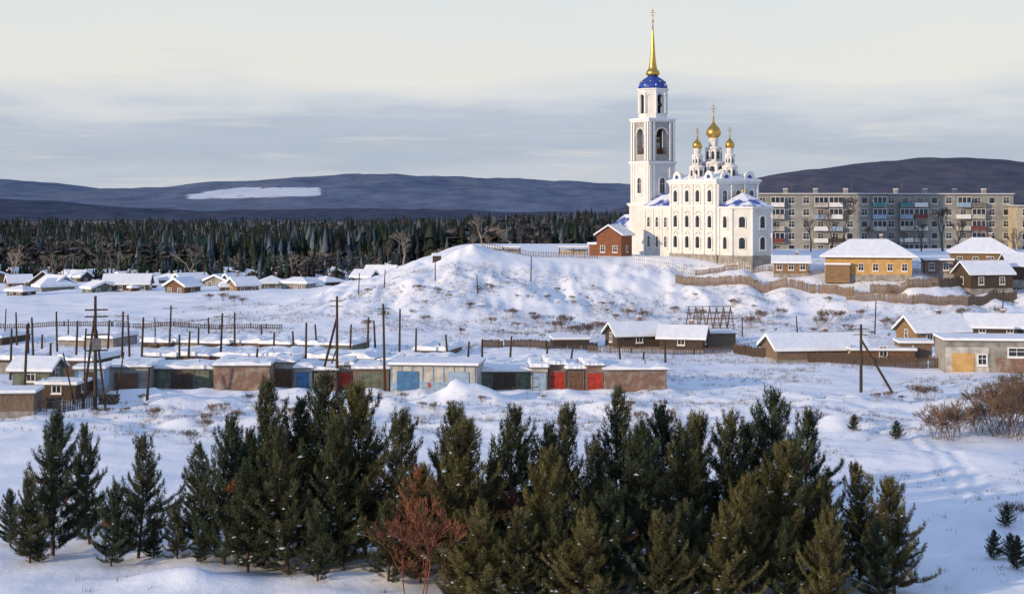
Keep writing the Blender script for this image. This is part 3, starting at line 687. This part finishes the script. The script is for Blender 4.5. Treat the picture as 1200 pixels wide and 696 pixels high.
# ------------------------------------------------------------------ houses
def house(name,x,y,w,d,hh,rh,yaw,wall,roof='gable',axis='x',win=2,wy=1.0,ov=.45,joined=True,chim=True,fm=None,snowt=.28,door=False,sink=1.2,z=None):
    b=B(name,x,y,z,yaw,joined)
    a,c=w/2,d/2
    b.box('walls',wall,-a,a,-c,c,-sink,hh)
    b.box('plinth',M_conc,-a-.05,a+.05,-c-.05,c+.05,-sink,.25)
    if roof=='gable':
        b.gable('gable_wall',wall,-a,a,-c,c,hh,hh+rh,axis)
        b.gable('roof',M_slate,-a-ov,a+ov,-c-ov,c+ov,hh-.1,hh+rh+.05,axis,t=.1)
        b.gable('roof_snow',M_roofsnow,-a-ov-.04,a+ov+.04,-c-ov-.04,c+ov+.04,hh+.005,hh+rh+.155,axis,t=snowt)
    elif roof=='hip':
        b.box('eaves',M_slate,-a-ov,a+ov,-c-ov,c+ov,hh,hh+.12)
        b.hip('roof_snow',M_roofsnow,-a-ov-.05,a+ov+.05,-c-ov-.05,c+ov+.05,hh+.122,hh+rh,t=snowt)
    else:
        b.box('eaves',M_slate,-a-.2,a+.2,-c-.25,c+.2,hh,hh+.12)
        b.box('roof_snow',M_roofsnow,-a-.22,a+.22,-c-.27,c+.22,hh+.122,hh+.122+snowt)
    for i in range(win):
        u=-a+w*(i+.5)/win;b.win('-y',-c,u,wy,.85,1.15,fm=fm,fr=.09,pr=.07)
    nsd=max(1,win//2)
    for i in range(nsd):
        if win:
            u=-c+d*(i+.5)/nsd;b.win('-x',-a,u,wy,.85,1.15,fm=fm,fr=.09,pr=.07);b.win('+x',a,u,wy,.85,1.15,fm=fm,fr=.09,pr=.07)
    if door:b.box('door',M_woodd,-.5,.5,-c-.05,-c+.02,0,2.0)
    if chim:b.box('chimney',M_brick,a*.25,a*.25+.55,.1,.65,hh,hh+rh+1.0);b.box('chimney',M_roofsnow,a*.25-.04,a*.25+.59,.06,.69,hh+rh+1.002,hh+rh+1.12)
    return b
def put(name,px,py,*a,**k):
    x,y=gp(px,py);k.setdefault('z',H(x,y)-.05);b=house(name,x,y,*a,**k);return b
R=math.radians
b=put('ochre_house',1018,322,15,9,3.2,3.0,R(-14),M_yellow,'hip',win=6,joined=False,ov=.9,chim=True)
b.box('log_extension',M_log,-7.4,-3.2,-5.6,-4.52,-1.2,2.0);b.box('extension_snow',M_roofsnow,-7.6,-3.0,-5.9,-4.5,2.002,2.3);b.done()
put('timber_annex',927,322,6.2,4,2.1,1.0,R(-10),M_log,'gable',win=3,joined=False).done()
put('timber_house',1150,314,11,8,2.7,2.7,R(-12),M_log,'hip',win=4,joined=False).done()
put('log_house',1152,339,8,6,2.6,2.0,R(12),M_woodd,'gable',axis='x',win=2,joined=False).done()
put('brick_house',1098,322,5,5,2.6,.3,R(-8),M_brick,'flat',win=2,joined=False,chim=False).done()
put('shed',1200,330,7,6,2.6,2,R(0),M_woodd,'gable',win=1).done()
x,y=at(720,306);b=house('timber_parish_house',x,y,5.2,6,4.2,1.8,R(-25),M_brownwood,'gable',axis='y',win=2,joined=False,z=9.7,chim=False)
b.box('side_wing',M_brownwood,-4.6,-2.7,-2,2,-1,2.4);b.box('wing_snow',M_roofsnow,-4.9,-2.62,-2.3,2.3,2.402,2.8);b.done()
put('shed',742,407,6.6,5,1.8,1.5,R(16),M_woodd,'gable',win=1).done()
put('shed',801,410,6,5,1.7,1.4,R(-14),M_woodd,'gable',win=1).done()
put('log_barn',842,408,4,4,2.2,.3,R(5),M_wood,'flat',win=0,chim=False).done()
put('shed',668,405,5,4,1.0,.3,R(5),M_woodd,'flat',win=0,chim=False).done()
put('barn',953,420,12,7,1.4,1.5,R(8),M_wood,'gable',win=0,chim=True,snowt=.4).done()
put('shed',1032,424,8,4,1.6,.3,R(-4),M_rust,'flat',win=1,chim=False).done()
put('shed',1070,420,4,4,2.1,.3,R(-4),M_wood,'flat',win=0,chim=False).done()
put('cottage',1092,403,8,6,1.9,1.9,R(14),M_log,'gable',win=2,joined=False,snowt=.35).done()
put('cottage',1165,395,8,6,1.6,1.6,R(-12),M_woodd,'gable',win=2,joined=False,snowt=.35).done()
x,y=gp(1158,434);b=house('workshop_building',x,y,11.5,7,3.9,.3,R(-6),M_conc,'flat',win=0,joined=False,chim=False,z=H(x,y)-.1)
b.box('pale_wall_section',M_palew,-5.7,-.6,-3.56,-3.3,.0,3.2);b.box('garage_door',M_yellow,-4.9,-2.3,-3.62,-3.5,0,2.5);b.box('brick_section',M_brick,.2,5.6,-3.56,-3.3,0,2.0)
b.win('-y',-3.5,2.6,2.2,1.8,.9);b.win('-y',-3.57,-1.4,1.2,.9,1.1);b.done()
x,y=gp(832,400);b=B('timber_roof_frame',x,y,H(x,y),R(8))
for i in range(7):
    u=-3.2+i*1.05;b.tube('rafters',M_wood,(u,-2,1.6),(u,0,5.0),.09,.07);b.tube('rafters',M_wood,(u,2,1.6),(u,0,5.0),.09,.07);b.tube('posts',M_wood,(u,-2,-1),(u,-2,1.6),.1,.1);b.tube('posts',M_wood,(u,2,-1),(u,2,1.6),.1,.1)
for i in range(6):b.tube('braces',M_wood,(-3.2+i*1.05,-2,1.7),(-2.15+i*1.05,-.1,4.9),.06,.06,4)
for z,o in((1.6,2),(2.4,1.55),(3.2,1.05),(4.1,.55),(5.0,.03)):
    for s_ in(-1,1):b.tube('battens',M_wood,(-3.7,s_*o,z+.08),(3.5,s_*o,z+.08),.07,.07,4)
b.box('walls',M_woodd,-3.2,3.1,-1.95,1.95,-1,1.3);b.done()

# ------------------------------------------------------------------ apartments
def apartments(name,x,y,L,yaw,pan,seed,floors=5):
    r=random.Random(seed);b=B(name,x,y,H(x,y)-2.2,yaw,joined=False);fh=2.75;Ht=floors*fh+.9
    b.box('walls',pan,0,L,-0,12,-1,Ht);b.box('roof',M_slate,-.25,L+.25,-.25,12.25,Ht+.002,Ht+.25);b.box('roof_snow',M_roofsnow,-.2,L+.2,-.2,12.2,Ht+.252,Ht+.4)
    n=int(L/3.1);bw=L/n
    cols=[M_palew,M_palew,M_teal,M_maroon,M_trim,M_woodd,M_trim,M_slate,M_ltblue,M_palew,M_trim]
    for i in range(n):
        for f in range(floors):
            z=.9+f*fh;u=(i+.5)*bw
            balc=(i%4 in(1,2))
            if balc:
                c=r.choice(cols);u0,u1=u-bw*.46,u+bw*.46
                b.box('balcony_slabs',M_conc,u0-.05,u1+.05,-1.15,0.0,z-.14,z)
                b.box('balcony_panels',c,u0,u1,-1.13,-1.05,z,z+1.0);b.box('balcony_panels',c,u0,u0+.06,-1.05,0,z,z+1.0);b.box('balcony_panels',c,u1-.06,u1,-1.05,0,z,z+1.0)
                if r.random()<.6:
                    b.box('balcony_glazing',M_glass,u0+.05,u1-.05,-1.1,-1.06,z+1.0,z+2.2)
                    for k in range(4):
                        q=u0+(u1-u0)*k/3;b.box('balcony_frames',M_trim,q-.05,q+.05,-1.13,-1.04,z+1.0,z+2.3)
                    b.box('balcony_frames',M_trim,u0,u1,-1.14,-1.03,z+2.25,z+2.36)
                b.win('-y',0,u,z+.7,1.3,1.4,fr=.08,pr=.05,sill=False)
            else:
                b.win('-y',0,u,z+.8,1.35,1.35,fr=.07,pr=.06,bars=r.random()<.6)
        b.box('panel_joints',M_conc,i*bw-.03,i*bw+.03,-.02,.01,0,Ht)
    for f in range(floors+1):b.box('panel_joints',M_conc,0,L,-.024,.01,.9+f*fh-.16,.9+f*fh-.10)
    for k in range(3):b.win('+x',L,3+k*3,3.5,.9,1.2)
    for i in range(int(L/7)):
        u=3.5+i*7;b.box('roof_vents',M_conc,u,u+.9,4,5,Ht+.4,Ht+1.4);b.box('roof_vents',M_roofsnow,u-.05,u+.95,3.95,5.05,Ht+1.402,Ht+1.55)
        if r.random()<.7:b.tube('antennas',M_slate,(u+2,5,Ht),(u+2,5,Ht+2.8),.04,.03,4);b.tube('antennas',M_slate,(u+1.5,5,Ht+2.5),(u+2.5,5,Ht+2.5),.03,.03,4)
    b.done()
x,y=at(868,356);apartments('apartment_block',x,y,33.5,R(-2),M_panel,1)
x,y=at(1036,360);apartments('apartment_block',x,y,30.5,R(1),M_panel,4)
x,y=at(1193,352);apartments('apartment_block',x,y,30,R(-3),M_panel2,6,4)

# ------------------------------------------------------------------ garages
def garage(x,y,w,d,hh,yaw,wall,door,kind=0,dw=2.5,dh=2.05,base=-.15,st=.22):
    b=B('garage',x,y,H(x,y)+base,yaw)
    b.box('walls',wall,-w/2,w/2,0,d,-.8,hh)
    b.box('roof',M_slate,-w/2-.12,w/2+.12,-.3,d+.1,hh+.002,hh+.13)
    n=10;m=5;V=[];Fc=[]
    for j in range(m+1):
        for i in range(n+1):
            u=-w/2-.16+(w+.32)*i/n;v=-.34+(d+.46)*j/m
            ed=min(i,n-i,1)*.12+min(j,1)*.08
            V.append((u+random.uniform(-.04,.04),v+random.uniform(-.06,.06),hh+.14+ed+(st+.15)*float(vn((x+u)*.9,(y+v)*.8,5))))
    k=len(V);V+=[(a,c,hh+.132) for a,c,_ in V]
    for j in range(m):
        for i in range(n):
            q=j*(n+1)+i;Fc.append((q,q+1,q+n+2,q+n+1))
    for i in range(n):Fc.append((k+i,k+i+1,i+1,i));q=m*(n+1)+i;Fc.append((q,q+1,k+q+1,k+q))
    for j in range(m):q=j*(n+1);Fc.append((q,q+n+1,k+q+n+1,k+q));q+=n;Fc.append((q+n+1,q,k+q,k+q+n+1))
    b.add('roof_snow',M_roofsnow,V,Fc)
    if door is not None:
        nd=max(1,int(w/3.9));
        for q in range(nd):
            c=-w/2+w*(q+.5)/nd;e=min(dw,w/nd*.8)/2;dm=door if q%2==0 else random.choice([M_rust,M_woodd,door])
            b.box('door_leaf',dm,c-e,c-.015,-.06,-.003,.05,dh);b.box('door_leaf',dm,c+.015,c+e,-.06,-.003,.05,dh)
            b.box('door_frame',M_slate,c-e-.1,c-e,-.09,0,0,dh+.1);b.box('door_frame',M_slate,c+e,c+e+.1,-.09,0,0,dh+.1);b.box('door_frame',M_slate,c-e,c+e,-.09,0,dh,dh+.1)
            for zz in(.5,1.5):b.box('hinges',M_woodd,c-e+.02,c-e+.6,-.085,-.061,zz,zz+.08)
    if kind==1:b.tube('pipe',M_slate,(w*.2,d*.4,hh),(w*.2,d*.4,hh+.9),.07,.07)
    b.done()
row=[(120,176,M_conc,M_rust,2.6),(176,250,M_greenish,M_woodd,2.2),(250,316,M_brick,None,2.6),(316,345,M_palew,M_rust,2.7),(345,366,M_palew,M_blue,2.4),(366,396,M_woodd,M_wood,2.2),(396,413,M_conc,M_red,2.7),(413,456,M_wood,M_greenish,2.3),
(560,622,M_greenish,M_woodd,1.9),(622,642,M_palew,M_ltblue,2.5),(642,664,M_brick,M_red,2.7),(664,686,M_woodd,M_rust,2.3),(686,708,M_brick,M_red,2.7),(708,782,M_brick,None,2.3)]
for i,(a,c,w,dr,hh) in enumerate(row):
    D=166+ random.uniform(-1,2.2)-(1.6 if w is M_brick else 0)
    x,y=at((a+c)/2,D);garage(x,y,(c-a)/F*D-.05,6,hh+.15*random.random(),R(random.uniform(-4,4)),w,dr,kind=i%2)
x,y=at(508,163);b=B('pale_blue_garage',x,y,H(x,y)-.1,R(-6),joined=False);w=9.2
b.box('walls',M_palew,-w/2,w/2,0,6,-.8,2.7);b.box('painted_base',M_ltblue,-w/2-.03,w/2+.03,-.04,0.02,0,1.0)
for i in range(9):b.box('battens',M_ltblue,-w/2+i*1.12,-w/2+i*1.12+.1,-.07,-.005,1.003,2.6)
b.box('door',M_blue,-3.9,-1.6,-.09,-.045,0,2.1);b.box('door',M_red,-.6,-.3,-.08,-.045,.4,.9);b.box('door',M_ltblue,1.6,3.8,-.09,-.045,.0,2.1)
b.box('roof',M_slate,-w/2-.25,w/2+.25,-.4,6.2,2.702,2.8);b.box('roof_snow',M_roofsnow,-w/2-.25,w/2+.25,-.4,6.2,2.802,3.05);b.done()
walls=[M_conc,M_wood,M_rust,M_woodd,M_woodd,M_brick,M_greenish,M_wood];doors=[M_rust,M_woodd,M_rust,M_wood,M_greenish,M_woodd,M_wood,M_conc]
def grow(p0,p1,n,h0,skip,base):
    for i in range(n):
        if random.random()<skip:continue
        t=(i+.5)/n;x=p0[0]+(p1[0]-p0[0])*t;y=p0[1]+(p1[1]-p0[1])*t
        L=math.hypot(p1[0]-p0[0],p1[1]-p0[1])/n;garage(x,y+random.uniform(-.8,.8),L,7,h0+random.uniform(-.2,.25),math.atan2(p1[1]-p0[1],p1[0]-p0[0])+random.uniform(-.03,.03),random.choice(walls),random.choice(doors) if random.random()<.6 else None,kind=random.randrange(4),dw=2.0,dh=h0-.35,base=base,st=.45)
grow(at(170,189),at(640,179),12,1.75,.28,-.6)
grow(at(-60,222),at(600,200),19,1.5,.2,-.65)
grow(at(-60,182),at(110,178),4,2.0,.3,-.4)
x,y=gp(22,482);house('log_shed',x,y,3.6,3.6,1.9,.3,R(5),M_wood,'flat',win=0,chim=False).done()
x,y=gp(75,470);house('shed',x,y,4,4,1.7,.3,R(-5),M_woodd,'flat',win=1,chim=False).done()
x,y=gp(45,455);house('shed',x,y,4,4,2.0,1,R(-5),M_greenish,'gable',win=1,chim=False).done()
x,y=gp(108,458);house('shed',x,y,3,3,2.2,.3,R(4),M_ltblue,'flat',win=0,chim=False,door=True).done()
def fence(name,pts,h,m,gap=.16,bw=.13,rails=True,post=2.5):
    b=B(name,0,0,0,0)
    for (xa,ya),(xb,yb) in zip(pts[:-1],pts[1:]):
        L=math.hypot(xb-xa,yb-ya);n=max(2,int(L/gap));dx,dy=(xb-xa)/L,(yb-ya)/L
        for i in range(n):
            t=i/n;x=xa+(xb-xa)*t;y=ya+(yb-ya)*t;z=H(x,y);hh=h*random.uniform(.9,1.08)
            if random.random()<.03:continue
            p=[(x-dx*bw/2,y-dy*bw/2),(x+dx*bw/2,y+dy*bw/2),(x+dx*bw/2-dy*.03,y+dy*bw/2+dx*.03),(x-dx*bw/2-dy*.03,y-dy*bw/2+dx*.03)]
            b.prism('boards',m,p,z-.3,z+hh)
        n=max(1,int(L/post))
        for i in range(n+1):
            t=i/n;x=xa+(xb-xa)*t;y=ya+(yb-ya)*t;z=H(x,y);b.tube('posts',m,(x-dy*.1,y+dx*.1,z-.4),(x-dy*.1,y+dx*.1,z+h*1.05),.08,.07,5)
            if i<n:
                t2=(i+1)/n;x2=xa+(xb-xa)*t2;y2=ya+(yb-ya)*t2;z2=H(x2,y2)
                for q in(.25,.8):b.tube('rails',m,(x-dy*.06,y+dx*.06,z+h*q),(x2-dy*.06,y2+dx*.06,z2+h*q),.045,.045,4)
    b.done()
M_fence=mat('fence_boards',(.27,.19,.12),(.14,.10,.07),rough=.9,scale=2,stretch=(3,3,.5))
fence('wooden_fence',[gp(792,333),gp(850,334),gp(940,341),gp(1000,347)],1.6,M_fence)
fence('wooden_fence',[gp(992,352),gp(1070,357),gp(1135,359),gp(1192,350)],1.6,M_fence)
fence('wooden_fence',[gp(815,324),gp(900,318),gp(948,320)],1.0,M_fence,.25)
fence('wooden_fence',[gp(1020,344),gp(1065,338),gp(1100,336),gp(1130,338)],1.6,M_fence)
fence('wooden_fence',[gp(565,407),gp(640,409),gp(700,411)],1.1,M_woodd,.18,.15)
fence('wooden_fence',[gp(860,414),gp(900,420),gp(1000,427),gp(1100,432)],1.3,M_woodd,.18,.15)
fence('wooden_fence',[gp(0,484),gp(40,482),gp(110,476)],1.2,M_wood,.25,.12)
fence('wooden_fence',[gp(690,413),gp(790,416),gp(860,413)],.9,M_wood,.25,.12)
fence('wooden_fence',[gp(0,385),gp(150,384),gp(330,386)],.8,M_woodd,.3,.12)
fence('iron_fence',[at(742,292),at(800,286),at(880,283)],1.4,M_trim,.45,.07)
fence('wooden_fence',[at(565,301),at(640,299),at(700,297)],1.1,M_wood,.5,.10)
fence('wooden_fence',[at(880,287),at(935,290)],1.3,M_wood,.4,.10)
for px,w in((590,7),(672,6)):
    x,y=at(px,314);b=B('shelter',x,y,H(x,y)-.3,R(-3))
    for sx in(-1,0,1):
        for sy in(-1,1):b.tube('posts',M_wood,(sx*w/2*.95,sy*1.2,-.4),(sx*w/2*.95,sy*1.2,1.7),.09,.09)
    b.box('walls',M_palew,-w/2*.9,w/2*.9,.9,1.0,-.3,1.4);b.box('roof',M_slate,-w/2,w/2,-1.4,1.4,1.7,1.8);b.box('roof_snow',M_roofsnow,-w/2-.02,w/2+.02,-1.42,1.42,1.802,2.05);b.done()
x,y=at(512,312);b=B('wooden_hut',x,y,H(x,y),R(10));b.box('walls',M_woodd,-.8,.8,-.8,.8,-.8,1.5);b.gable('roof_snow',M_roofsnow,-1,1,-1,1,1.502,2.1);b.done()

# far village
vc=[M_wood,M_woodd,M_log,M_greenish,M_woodd,M_conc,M_woodd,M_rust]
r2=random.Random(12)
for i in range(44):
    px=r2.uniform(-40,465);D=r2.uniform(335,430)
    x,y=at(px,D)
    if x>-48 and H(x,y)>2.2:continue
    house('village_house',x,y,r2.uniform(4,8),r2.uniform(4,6),r2.uniform(1.2,1.8),r2.uniform(1.0,1.8),R(r2.uniform(-50,50)),r2.choice(vc),r2.choice(['gable','gable','hip']),axis=r2.choice('xy'),win=r2.choice([0,2,2]),wy=.3,chim=r2.random()<.4,snowt=.5,z=H(x,y)-.6).done()
x,y=at(52,372);house('village_house',x,y,6,6,1.2,2.6,R(10),M_rust,'gable',axis='y',win=0).done()
x,y=at(150,350);house('village_house',x,y,10,6,1.5,2.0,R(5),M_woodd,'gable',win=4,wy=.5).done()

# ------------------------------------------------------------------ poles
TOPS={}
def pole(px,py,ty,arm=True,lean=0,brace=None,r=.13,key=None,name='utility_pole'):
    x,y=gp(px,py);g=H(x,y);h=(CZ-(ty-240)*y/F)-g;b=B(name,x,y,g,R(random.uniform(-30,30)))
    b.tube('post',M_pole,(0,0,-.5),(lean,0,h),r*1.15,r*.8,7)
    if arm:
        for zz in([h-.5,h-1.1] if h>7 else [h-.4]):
            b.tube('crossarm',M_pole,(-.8,-.12,zz),(.8+lean,-.12,zz),.06,.06,4)
            for u in(-.7,-.35,.35,.7):b.tube('insulators',M_trim,(u+lean*.9,-.12,zz+.04),(u+lean*.9,-.12,zz+.22),.05,.04,5)
    if brace is not None:b.tube('brace',M_pole,(brace,-.3,-.4),(lean*.8,0,h*.78),r,r*.8,6)
    b.done();TOPS[key]=(x,y,g+h-.4);return b
PL=[(198,410,358,1),(258,428,367,1),(33,432,378,0),(67,412,365,0),(142,445,365,1),(165,440,372,0),(358,448,378,0),(308,405,380,0),(451,458,356,1),(487,420,385,0),(468,415,362,0),(275,410,366,0),
(597,430,394,0),(5,400,362,0),(20,405,366,0),(48,430,392,0),(232,418,384,0),(430,425,372,0),(548,425,400,0),(515,418,402,0),(345,425,388,0),(182,400,372,0),(80,400,374,0),(110,396,372,0),
(320,425,390,0),(385,428,405,0),(220,432,388,0),(98,418,385,0),(728,430,405,0),(752,440,412,0),(640,425,406,0),(668,430,408,0),(1090,392,370,0),(1174,385,340,1),(1025,392,352,0),(935,392,370,0),(870,395,372,0),(622,330,300,0),(560,345,322,0),(420,345,320,0),(300,335,305,0),(240,333,303,0),(130,335,306,0),(75,333,308,0),(180,333,308,0),(360,335,310,0),
(450,338,316,0),(780,425,400,0),(510,330,306,0),(410,418,380,0),(12,445,385,0),(172,470,430,0),(298,455,408,0),(40,440,372,0),(28,470,380,0),(88,440,376,0),(152,420,368,0),(58,455,402,0),(125,430,375,0),(210,440,392,0),(245,405,372,0),(372,412,380,0),(440,410,376,0),(525,425,392,0),(565,430,398,0)]
for i,(px,py,ty,a) in enumerate(PL):
    pole(px,py,ty,a,lean=random.uniform(-.35,.35),r=.14 if py>400 else .10,key=i)
pole(395,458,347,True,brace=-2.2,key='A',r=.16);pole(1009,460,380,True,brace=3.6,key='B',r=.16)
x,y=gp(113,480);g=H(x,y);h=CZ-(347-240)*y/F-g;b=B('lattice_utility_pole',x,y,g,R(15))
b.tube('post',M_pole,(-.1,0,-.5),(-.1,0,h),.19,.13,8);b.tube('leg',M_pole,(-1.4,.2,-.5),(-.2,0,h*.8),.15,.11,7);b.tube('leg',M_pole,(.9,-.2,-.5),(0,0,h*.7),.13,.1,7)
for z in(h*.52,h*.66,h*.82,h*.88):b.tube('crossarm',M_pole,(-1.1,-.15,z),(1.1,-.15,z),.08,.08,5)
b.box('transformer',M_slate,-.45,.45,-.6,-.2,h*.53,h*.53+1.1)
for z in(h*.82,h*.88):
    for u in(-1,-.6,.6,1):b.tube('insulators',M_trim,(u,-.15,z+.05),(u,-.15,z+.3),.06,.05,5)
b.done();TOPS['L']=(x,y,g+h*.85)
for px,py,dx,dz in((135,470,.9,5),(88,474,-1.2,5.2),(378,455,1.6,4.5),(98,470,.2,6)):
    x,y=gp(px,py);b=B('timber_prop',x,y,H(x,y),0);b.tube('post',M_pole,(0,0,-.3),(dx,0,dz),.1,.08,6);b.done()
def wire(a,c,sag=.8):
    b=B('overhead_wire',0,0,0,0);a=Vector(a);c=Vector(c);pv=a
    for i in range(1,13):
        t=i/12;p=a.lerp(c,t);p.z-=4*sag*t*(1-t);b.tube('wire',M_dark,pv,p,.014,.014,3);pv=p
    b.done()
for a,c in((1,0),('L',4),('L',1),(1,'A'),('A',8),(8,12),('B',33),(33,34),(4,1),(10,9)):
    wire(TOPS[a],TOPS[c])
for px,py in((60,478),(15,484),(128,474)):
    x,y=gp(px,py);b=B('firewood_stack',x,y,H(x,y),R(random.uniform(-20,20)))
    for j in range(5):
        for i in range(9-(j%2)):b.tube('logs',M_wood if (i+j)%3 else M_woodd,(-.9+i*.22+.11*(j%2),-.5,.1+j*.19),(-.9+i*.22+.11*(j%2),.5,.1+j*.19),.11,.1,7)
    b.done()

# ------------------------------------------------------------------ sky, sun, camera
EL=R(11);sd=Vector((-.84,-.54,0)).normalized();sdv=Vector((sd.x*math.cos(EL),sd.y*math.cos(EL),math.sin(EL)))
w=bpy.data.worlds.new("World");sc.world=w;w.use_nodes=True;nt=w.node_tree;L=nt.links.new;N=nt.nodes.new
bg=nt.nodes['Background'];bg.inputs['Strength'].default_value=.1
sky=N('ShaderNodeTexSky');sky.sky_type='NISHITA';sky.sun_disc=False;sky.sun_elevation=EL;sky.sun_rotation=math.atan2(sd.x,sd.y);sky.dust_density=1.5
tc=N('ShaderNodeTexCoord');sp=N('ShaderNodeSeparateXYZ');L(tc.outputs['Generated'],sp.inputs[0])
def noise(scale,mapz,seed,det=6,rough=.55):
    mp=N('ShaderNodeMapping');mp.inputs['Scale'].default_value=(1,1,mapz);mp.inputs['Location'].default_value=(seed,0,0);L(tc.outputs['Generated'],mp.inputs[0])
    n=N('ShaderNodeTexNoise');n.inputs['Scale'].default_value=scale;n.inputs['Detail'].default_value=det;n.inputs['Roughness'].default_value=rough;L(mp.outputs[0],n.inputs['Vector']);return n.outputs['Fac']
def math_(op,a,b_,c=None):
    m=N('ShaderNodeMath');m.operation=op
    for i,v in enumerate((a,b_,c)):
        if v is None:continue
        if isinstance(v,(int,float)):m.inputs[i].default_value=v
        else:L(v,m.inputs[i])
    return m.outputs[0]
n1=noise(5.5,7,2.3);n2=noise(9,16,7.7,8,.6)
off=math_('MULTIPLY_ADD',n1,.075,-.0375)
v=math_('ADD',sp.outputs[2],off)
v=math_('MULTIPLY',v,2.5)
cr=N('ShaderNodeValToRGB');L(v,cr.inputs[0]);e=cr.color_ramp
stops=[(0,(.58,.61,.67)),(.04,(.54,.59,.67)),(.085,(.44,.51,.62)),(.125,(.48,.54,.65)),(.165,(.67,.70,.74)),(.215,(.80,.79,.755)),(.33,(.75,.78,.78)),(.50,(.52,.62,.80)),(1,(.31,.43,.70))]
e.elements[0].position=0;e.elements[0].color=(*stops[0][1],1);e.elements[1].position=1;e.elements[1].color=(*stops[-1][1],1)
for p,c in stops[1:-1]:q=e.elements.new(p);q.color=(*c,1)
st=N('ShaderNodeValToRGB');st.color_ramp.elements[0].position=.54;st.color_ramp.elements[1].position=.72;L(n2,st.inputs[0])
low=math_('SUBTRACT',1.0,math_('MULTIPLY',sp.outputs[2],5.0));low.node.use_clamp=True
stf=math_('MULTIPLY',st.outputs[0],math_('MULTIPLY',low,.6))
mc=N('ShaderNodeMix');mc.data_type='RGBA';L(stf,mc.inputs[0]);L(cr.outputs[0],mc.inputs[6]);mc.inputs[7].default_value=(.78,.74,.70,1)
sc_=N('ShaderNodeVectorMath');sc_.operation='SCALE';sc_.inputs['Scale'].default_value=10.7;L(mc.outputs[2],sc_.inputs[0])
mx=N('ShaderNodeMix');mx.data_type='RGBA';mx.inputs[0].default_value=.9;L(sky.outputs[0],mx.inputs[6]);L(sc_.outputs[0],mx.inputs[7]);L(mx.outputs[2],bg.inputs[0])
sl=bpy.data.lights.new('sun','SUN');sl.energy=3.9;sl.angle=R(.5);sl.color=(1,.77,.52)
so=link(bpy.data.objects.new('sun',sl));so.rotation_euler=sdv.to_track_quat('Z','Y').to_euler();so.location=(0,0,100)
cam=bpy.data.cameras.new('camera');cam.sensor_width=36;cam.lens=54;cam.shift_y=-.09;cam.clip_end=40000;cam.clip_start=.5
co=link(bpy.data.objects.new('camera',cam));co.location=(0,0,CZ);co.rotation_euler=(math.pi/2,0,0);sc.camera=co
sc.view_settings.view_transform='Standard';sc.view_settings.look='None';sc.view_settings.exposure=0
print('OBJECTS',len(bpy.data.objects))
